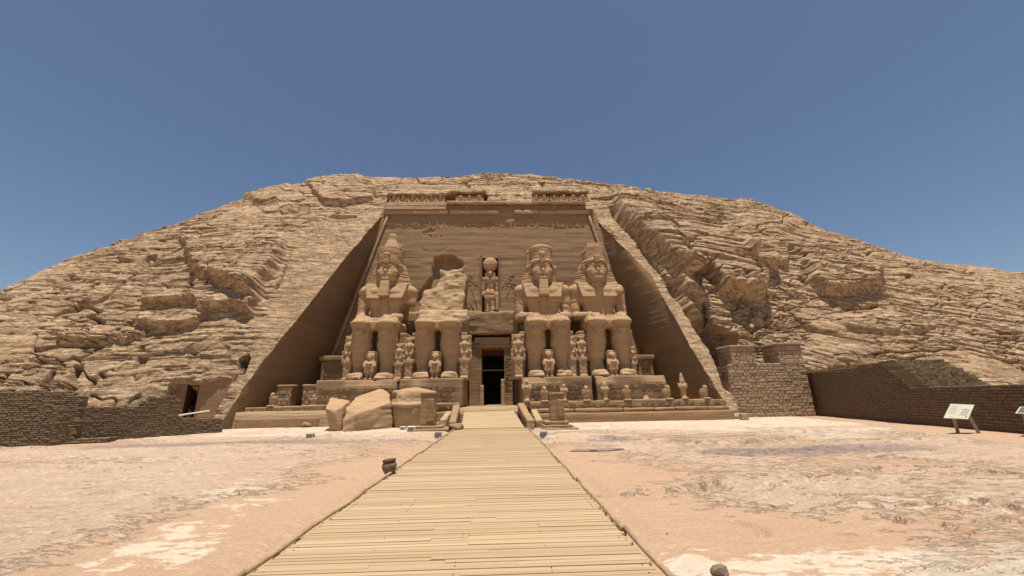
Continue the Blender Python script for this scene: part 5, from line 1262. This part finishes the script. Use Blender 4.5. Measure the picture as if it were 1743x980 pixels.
# ruined stone gate on the right
def gate():
    Y0 = 35.7; xa, xb = P(1251, 700, Y0)[0], P(1388, 700, Y0)[0]
    root = tag(empty('stone_gate', ((xa+xb)/2, Y0, 0)), 'ruined rough-stone gate with two square tower stumps between the terrace and the dark right wall', 'gate'); off = -Vector(root.location)
    z0 = P(1300, 619, Y0)[2]; zl = P(1262, 587, Y0)[2]; zr = P(1342, 583, Y0)[2]
    L = xb-xa; f = lambda px: (P(px, 610, Y0)[0]-xa)/L
    a1, b0, b1 = f(1286), f(1323), f(1366)
    prof = lambda s: (z0+.5 if s < 0 else (z0 if s < a1 or s < b0 else (z0 if s < b1+.02 else z0-(s-b1)*8)))+.06*float(vn(s*25, 0, 0, 71))
    brick_wall('g', 'curtain', root, (xa, Y0), (xb, Y0), lambda s: prof(s) if s < b1 else z0-(s-b1)*L*1.0, M_ash, .27, .55, 2.6, 73, .05, .035, -.2, M_coreG)
    for nm, x0, x1, zt in (('tower', P(1243, 600, Y0)[0], P(1284, 600, Y0)[0], zl), ('tower', P(1324, 600, Y0)[0], P(1365, 600, Y0)[0], zr)):
        tw = tag(empty(nm, (0, 0, 0))); tw.parent = root; tw.location = off; del_ = brick_wall('t', 'tower_masonry', tw, (x0, Y0-.02), (x1, Y0-.02), lambda s: zt-.25, M_ash, .40, .75, 2.2, int(x0*10), .06, .03, z0, M_coreG)
        for ch in tw.children: ch.location = (0, 0, 0)
        o = block_obj('coping', M_plaster, tw, x0-.05, x1+.05, Y0-.16, Y0+2.3, zt-.3, zt, 77, .12, .05, .06, .6)
        sd_ = [brick_wall('t', 'side_masonry', tw, (x0, Y0+2.1), (x0, Y0), lambda s: zt-.25, M_ash, .40, .75, .4, int(x0*10)+3, .05, .03, z0, M_coreG)]
        for ch in tw.children: ch.location = (0, 0, 0)
    brick_wall('g', 'side_wall', root, (xa, Y0+3.4), (xa, Y0), lambda s: z0-.1+.05*float(vn(s*20, 0, 0, 75)), M_ash, .34, .6, .5, 79, .07, .03, -.2, M_coreG)
    # little doorway between the gate and the side of the cut
    Y1 = 38.3; za = P(1215, 628, Y1)[2]; x0, x1, x2, x3 = (P(px, 660, Y1)[0] for px in (1196, 1211, 1226, 1243))
    zd = P(1215, 648, Y1)[2]
    for nm, a in (('doorway_jamb', (x0, x1, Y1, Y1+1.2, .8, za)), ('doorway_jamb', (x2, x3, Y1, Y1+1.2, .8, za)), ('doorway_lintel', (x0+.1, x3-.1, Y1+.04, Y1+1.2, zd, za+.05))):
        o = block_obj(nm, M_block, root, *a, 81, .12, .08, .08, .5); o.location = off
    b = MB(); b.box(x1-.3, x2+.3, Y1+1.9, Y1+2.1, .8, zd+.3); b.box(x1-.3, x1-.1, Y1+1.1, Y1+1.9, .8, zd+.3); b.box(x2+.1, x2+.3, Y1+1.1, Y1+1.9, .8, zd+.3); b.box(x1-.3, x2+.3, Y1+1.15, Y1+1.9, zd+.1, zd+.3)
    o = b.build('doorway_recess', M_core, root); o.location = off
gate()
# ruined rough walls behind the left terrace, with a gap between them
for k, (a, c, lab) in enumerate(((470, 495, 'stub of rough stone wall on the left terrace, left of the gap'), (514, 541, 'stub of rough stone wall on the left terrace beside the leftmost pedestal'))):
    Y1 = 36.6; x0, x1 = P(a, 680, Y1)[0], P(c, 680, Y1)[0]; zt = P(a, 657, Y1)[2]
    root = tag(empty('stone_wall_stub', ((x0+x1)/2, Y1, 1.2)), lab, 'wall', 'ruined rough stone walls on the left terrace')
    brick_wall('s', 'masonry', root, (x0, Y1), (x1, Y1), lambda s: zt+.1*float(vn(s*9, 0, 0, 91+k)), M_ash, .30, .5, .9, 93+k, .10, .03, 1.1, M_coreG)
    o = block_obj('coping', M_block, root, x0-.05, x1+.05, Y1-.12, Y1+.9, zt-.1, zt+.12, 97+k, .1, .06, .06, .5); o.location = -Vector(root.location)

# ------------------------------------------------------------------ signs, pot, floodlights, loose stones
M_white = plain('sign_white', (.46, .45, .35), .55, .05, 2); M_ink = plain('sign_ink', (.16, .15, .11), .6, .1); M_leg = plain('grey_steel', (.33, .29, .24), .6, .15, 8)
def info_sign(lab, quad, legs, panel, ink, frame=None):
    A, B_, C_, D_ = [np.array(q) for q in quad]              # bottom left, bottom right, top right, top left
    C_ = B_+(D_-A)
    base = (A+B_)/2; root = tag(empty('info_sign', (base[0], base[1], 0)), lab, 'sign', 'information boards before the right wall'); off = -Vector(root.location)
    n_ = np.cross(B_-A, D_-A); n_ /= np.linalg.norm(n_)
    def slab(b, u0, u1, v0, v1, h0, h1):
        c = [A+(B_-A)*u+(D_-A)*v+n_*h_ for h_ in (h0, h1) for v in (v0, v1) for u in (u0, u1)]
        b.add(c, [(0, 2, 3, 1), (4, 5, 7, 6), (0, 1, 5, 4), (2, 6, 7, 3), (0, 4, 6, 2), (1, 3, 7, 5)])
    b = MB(); slab(b, 0, 1, 0, 1, -.03, 0); o = b.build('board', frame or panel, root); o.location = off
    if frame: b = MB(); slab(b, .06, .94, .08, .92, .0, .004); o = b.build('panel', panel, root); o.location = off
    rg = np.random.default_rng(9); b = MB()
    slab(b, .56, .92, .60, .625, .004, .008); slab(b, .70, .74, .655, .70, .004, .008)
    for r_ in range(5):
        slab(b, .56+.06*rg.random(), .95-.08*rg.random(), .52-.07*r_, .535-.07*r_, .004, .007); slab(b, .08+.02*rg.random(), .46-.12*rg.random(), .80-.12*r_, .812-.12*r_, .004, .007)
    slab(b, .24, .28, .07, .11, .004, .008); slab(b, .84, .90, .13, .20, .004, .008)
    o = b.build('lettering', ink, root); o.location = off
    for u, foot in legs:
        t = A+(B_-A)*u+(D_-A)*.35-n_*.05
        b = MB(); ft = np.array([foot[0], foot[1], -.1]); wv = np.array([.07, 0, 0]); dv = np.array([0, .03, 0])
        V = [ft-wv-dv, ft+wv-dv, ft-wv+dv, ft+wv+dv, t-wv-dv, t+wv-dv, t-wv+dv, t+wv+dv]
        b.add(V, [(0, 2, 3, 1), (4, 5, 7, 6), (0, 1, 5, 4), (2, 6, 7, 3), (0, 4, 6, 2), (1, 3, 7, 5)]); o = b.build('leg', M_leg, root); o.location = off
info_sign('pale information board on two slanted grey legs before the dark right wall', (P(1606, 711, 19.2), P(1648, 713, 19.0), P(1660, 687, 19.5), P(1618, 687, 19.65)), ((.30, G(1630, 734)), (.93, G(1666, 735))), M_white, M_ink)
info_sign('dark framed information board cut off by the right edge of the photo', (P(1728, 703, 17.6), P(1775, 705, 17.3), P(1785, 691, 17.8), P(1736, 692, 18.1)), ((.25, G(1752, 742)), (.8, G(1782, 743))), plain('dark_panel', (.10, .10, .09), .5, .2), plain('grey_ink', (.25, .25, .23), .6, .1), M_white)
def lathe(prof_, n=28):
    V = [(r_*math.cos(2*math.pi*i/n), r_*math.sin(2*math.pi*i/n), z) for r_, z in prof_ for i in range(n)]
    return V, [(k*n+i, k*n+(i+1) % n, (k+1)*n+(i+1) % n, (k+1)*n+i) for k in range(len(prof_)-1) for i in range(n)]
c = G(661, 808)
pot = tag(empty('clay_pot', (c[0], c[1]+.15, -.05)), 'dark clay pot standing on the sand beside the left edge of the boardwalk', 'pot'); pot.rotation_euler = (R(2), R(-5), 0)
V, Fc = lathe([(.0, 0), (.09, 0), (.13, .06), (.185, .17), (.205, .25), (.195, .31), (.165, .345), (.165, .36), (.182, .41), (.172, .415), (.150, .37), (.15, .34), (.18, .28), (.15, .1), (.0, .06)])
mesh_obj('body', V, Fc, plain('dark_clay', (.17, .115, .075), .75, .45, 9, .015), pot, True)
V, Fc = lathe([(.165, .352), (.185, .405), (.19, .42), (.18, .428), (.165, .415)]); mesh_obj('rim', V, Fc, plain('soot_clay', (.09, .06, .04), .8, .4, 12, .01), pot, True)
M_box = plain('grey_metal_box', (.36, .31, .25), .6, .2, 10); M_glass = plain('lamp_glass', (.17, .15, .13), .7, .2, 6)
def flood(px, py, wpx, hpx, lab, mat=M_box):
    c = G(px, py); k = c[1]/F*1.0; w_, h_ = wpx*k, hpx*k
    root = tag(empty('floodlight_box', (c[0], c[1], -.05)), lab, 'floodlight', 'small box floodlights on the ground before the temple')
    V, Fq = stone_block(-w_/2, w_/2, 0, w_*.7, 0, h_, 5, .06, .0, .02); mesh_obj('housing', V, Fq, mat, root, True)
    b = MB(); b.box(-w_*.36, w_*.36, -.006, .01, h_*.2, h_*.8); b.build('glass', M_glass, root)
    b = MB(); b.tube([(-w_/2-.02, w_*.3, .0), (-w_/2-.02, w_*.3, h_*.6)], .015, 5); b.tube([(w_/2+.02, w_*.3, 0), (w_/2+.02, w_*.3, h_*.6)], .015, 5); b.build('bracket', M_box, root)
flood(526, 746, 11, 9, 'grey floodlight box out on the open rock left of the fallen block'); flood(745, 743, 10, 9, 'grey floodlight box at the left edge of the boardwalk end'); flood(926, 743, 11, 10, 'bluish floodlight box at the right edge of the boardwalk end', plain('blue_grey_metal', (.27, .30, .33), .5, .25, 10))
flood(699, 734, 13, 9, 'pale floodlight box at the foot of the fallen crown', plain('pale_metal', (.58, .53, .44), .6, .1, 10)); flood(685, 731, 8, 6, 'smallest pale floodlight box left of the one at the fallen crown', plain('pale_metal', (.58, .53, .44), .6, .1, 10))
c = G(1270, 714); o = block_obj('stone_cube', M_pale, None, c[0]-.28, c[0]+.28, c[1], c[1]+.5, -.1, .48, 88, .08, .02, .04, .4); tag(o, 'small pale cut stone at the foot of the ruined gate', 'stone')
c = G(1228, 971); rg = np.random.default_rng(14)
q = [c+np.array([x, y, z]) for x, y, z in ((-.115, .02, .0), (-.10, .0, .045), (-.03, -.02, .10), (.07, .0, .105), (.10, .04, .06), (.105, .02, -.02), (.03, -.05, .0), (-.06, .12, .06), (.07, .14, .08), (.08, .14, 0), (-.1, .12, 0), (.06, -.03, .05))]
tag(hull_rock('loose_rock', [np.array([p[0], p[1], p[2]-.05]) for p in q], plain('brown_rock', (.22, .165, .115), .9, .35, 14, .03), .011, .012, 1401, None, .012, .08), 'fist-sized angular brown rock at the bottom right beside the boardwalk', 'rock')
for k, (px, py, a, d, hh, lab) in enumerate(((1012, 765, 1.1, .26, .04, 'long dark flat rock slab on the ground right of the boardwalk'),)):
    c = G(px, py); q = [c+np.array([a*math.cos(t_)*(.7+.4*rg.random()), d*math.sin(t_)*(.7+.4*rg.random()), z]) for t_ in np.linspace(0, 6.28, 12) for z in (-.1, hh*(.7+.4*rg.random()))]
    tag(hull_rock('rock_slab', q, plain('mauve_slab', (.24, .18, .15), .9, .3, 6, .03), .04, .05, 1410+k, None, .03, .3), lab, 'rock slab')
def pebbles():
    rg = np.random.default_rng(21); b = MB(); ico = np.array([(0, 0, 1), (.9, 0, .4), (.28, .85, .4), (-.73, .52, .4), (-.73, -.52, .4), (.28, -.85, .4), (.7, .5, -.4), (-.3, .8, -.4), (-.9, 0, -.4), (-.3, -.8, -.4), (.7, -.5, -.4), (0, 0, -1)])
    fc = [(0, 1, 2), (0, 2, 3), (0, 3, 4), (0, 4, 5), (0, 5, 1), (1, 6, 2), (2, 7, 3), (3, 8, 4), (4, 9, 5), (5, 10, 1), (6, 7, 2), (7, 8, 3), (8, 9, 4), (9, 10, 5), (10, 6, 1), (6, 11, 7), (7, 11, 8), (8, 11, 9), (9, 11, 10), (10, 11, 6)]
    for _ in range(500):
        y = 3+rg.random()**1.4*26; x = rg.uniform(-24, 22)
        if -3.3 < x < 2.1: continue
        s = .006+.018*rg.random()**3; b.add(ico*s*(np.array([1.2, .9, .7]))*(.75+.5*rg.random((12, 1)))+np.array([x, y, -.045]), fc, rg.random())
    tag(b.build('pebbles', plain('pebble', (.34, .25, .18), .9, .4, 9)), kind='stuff')
pebbles()
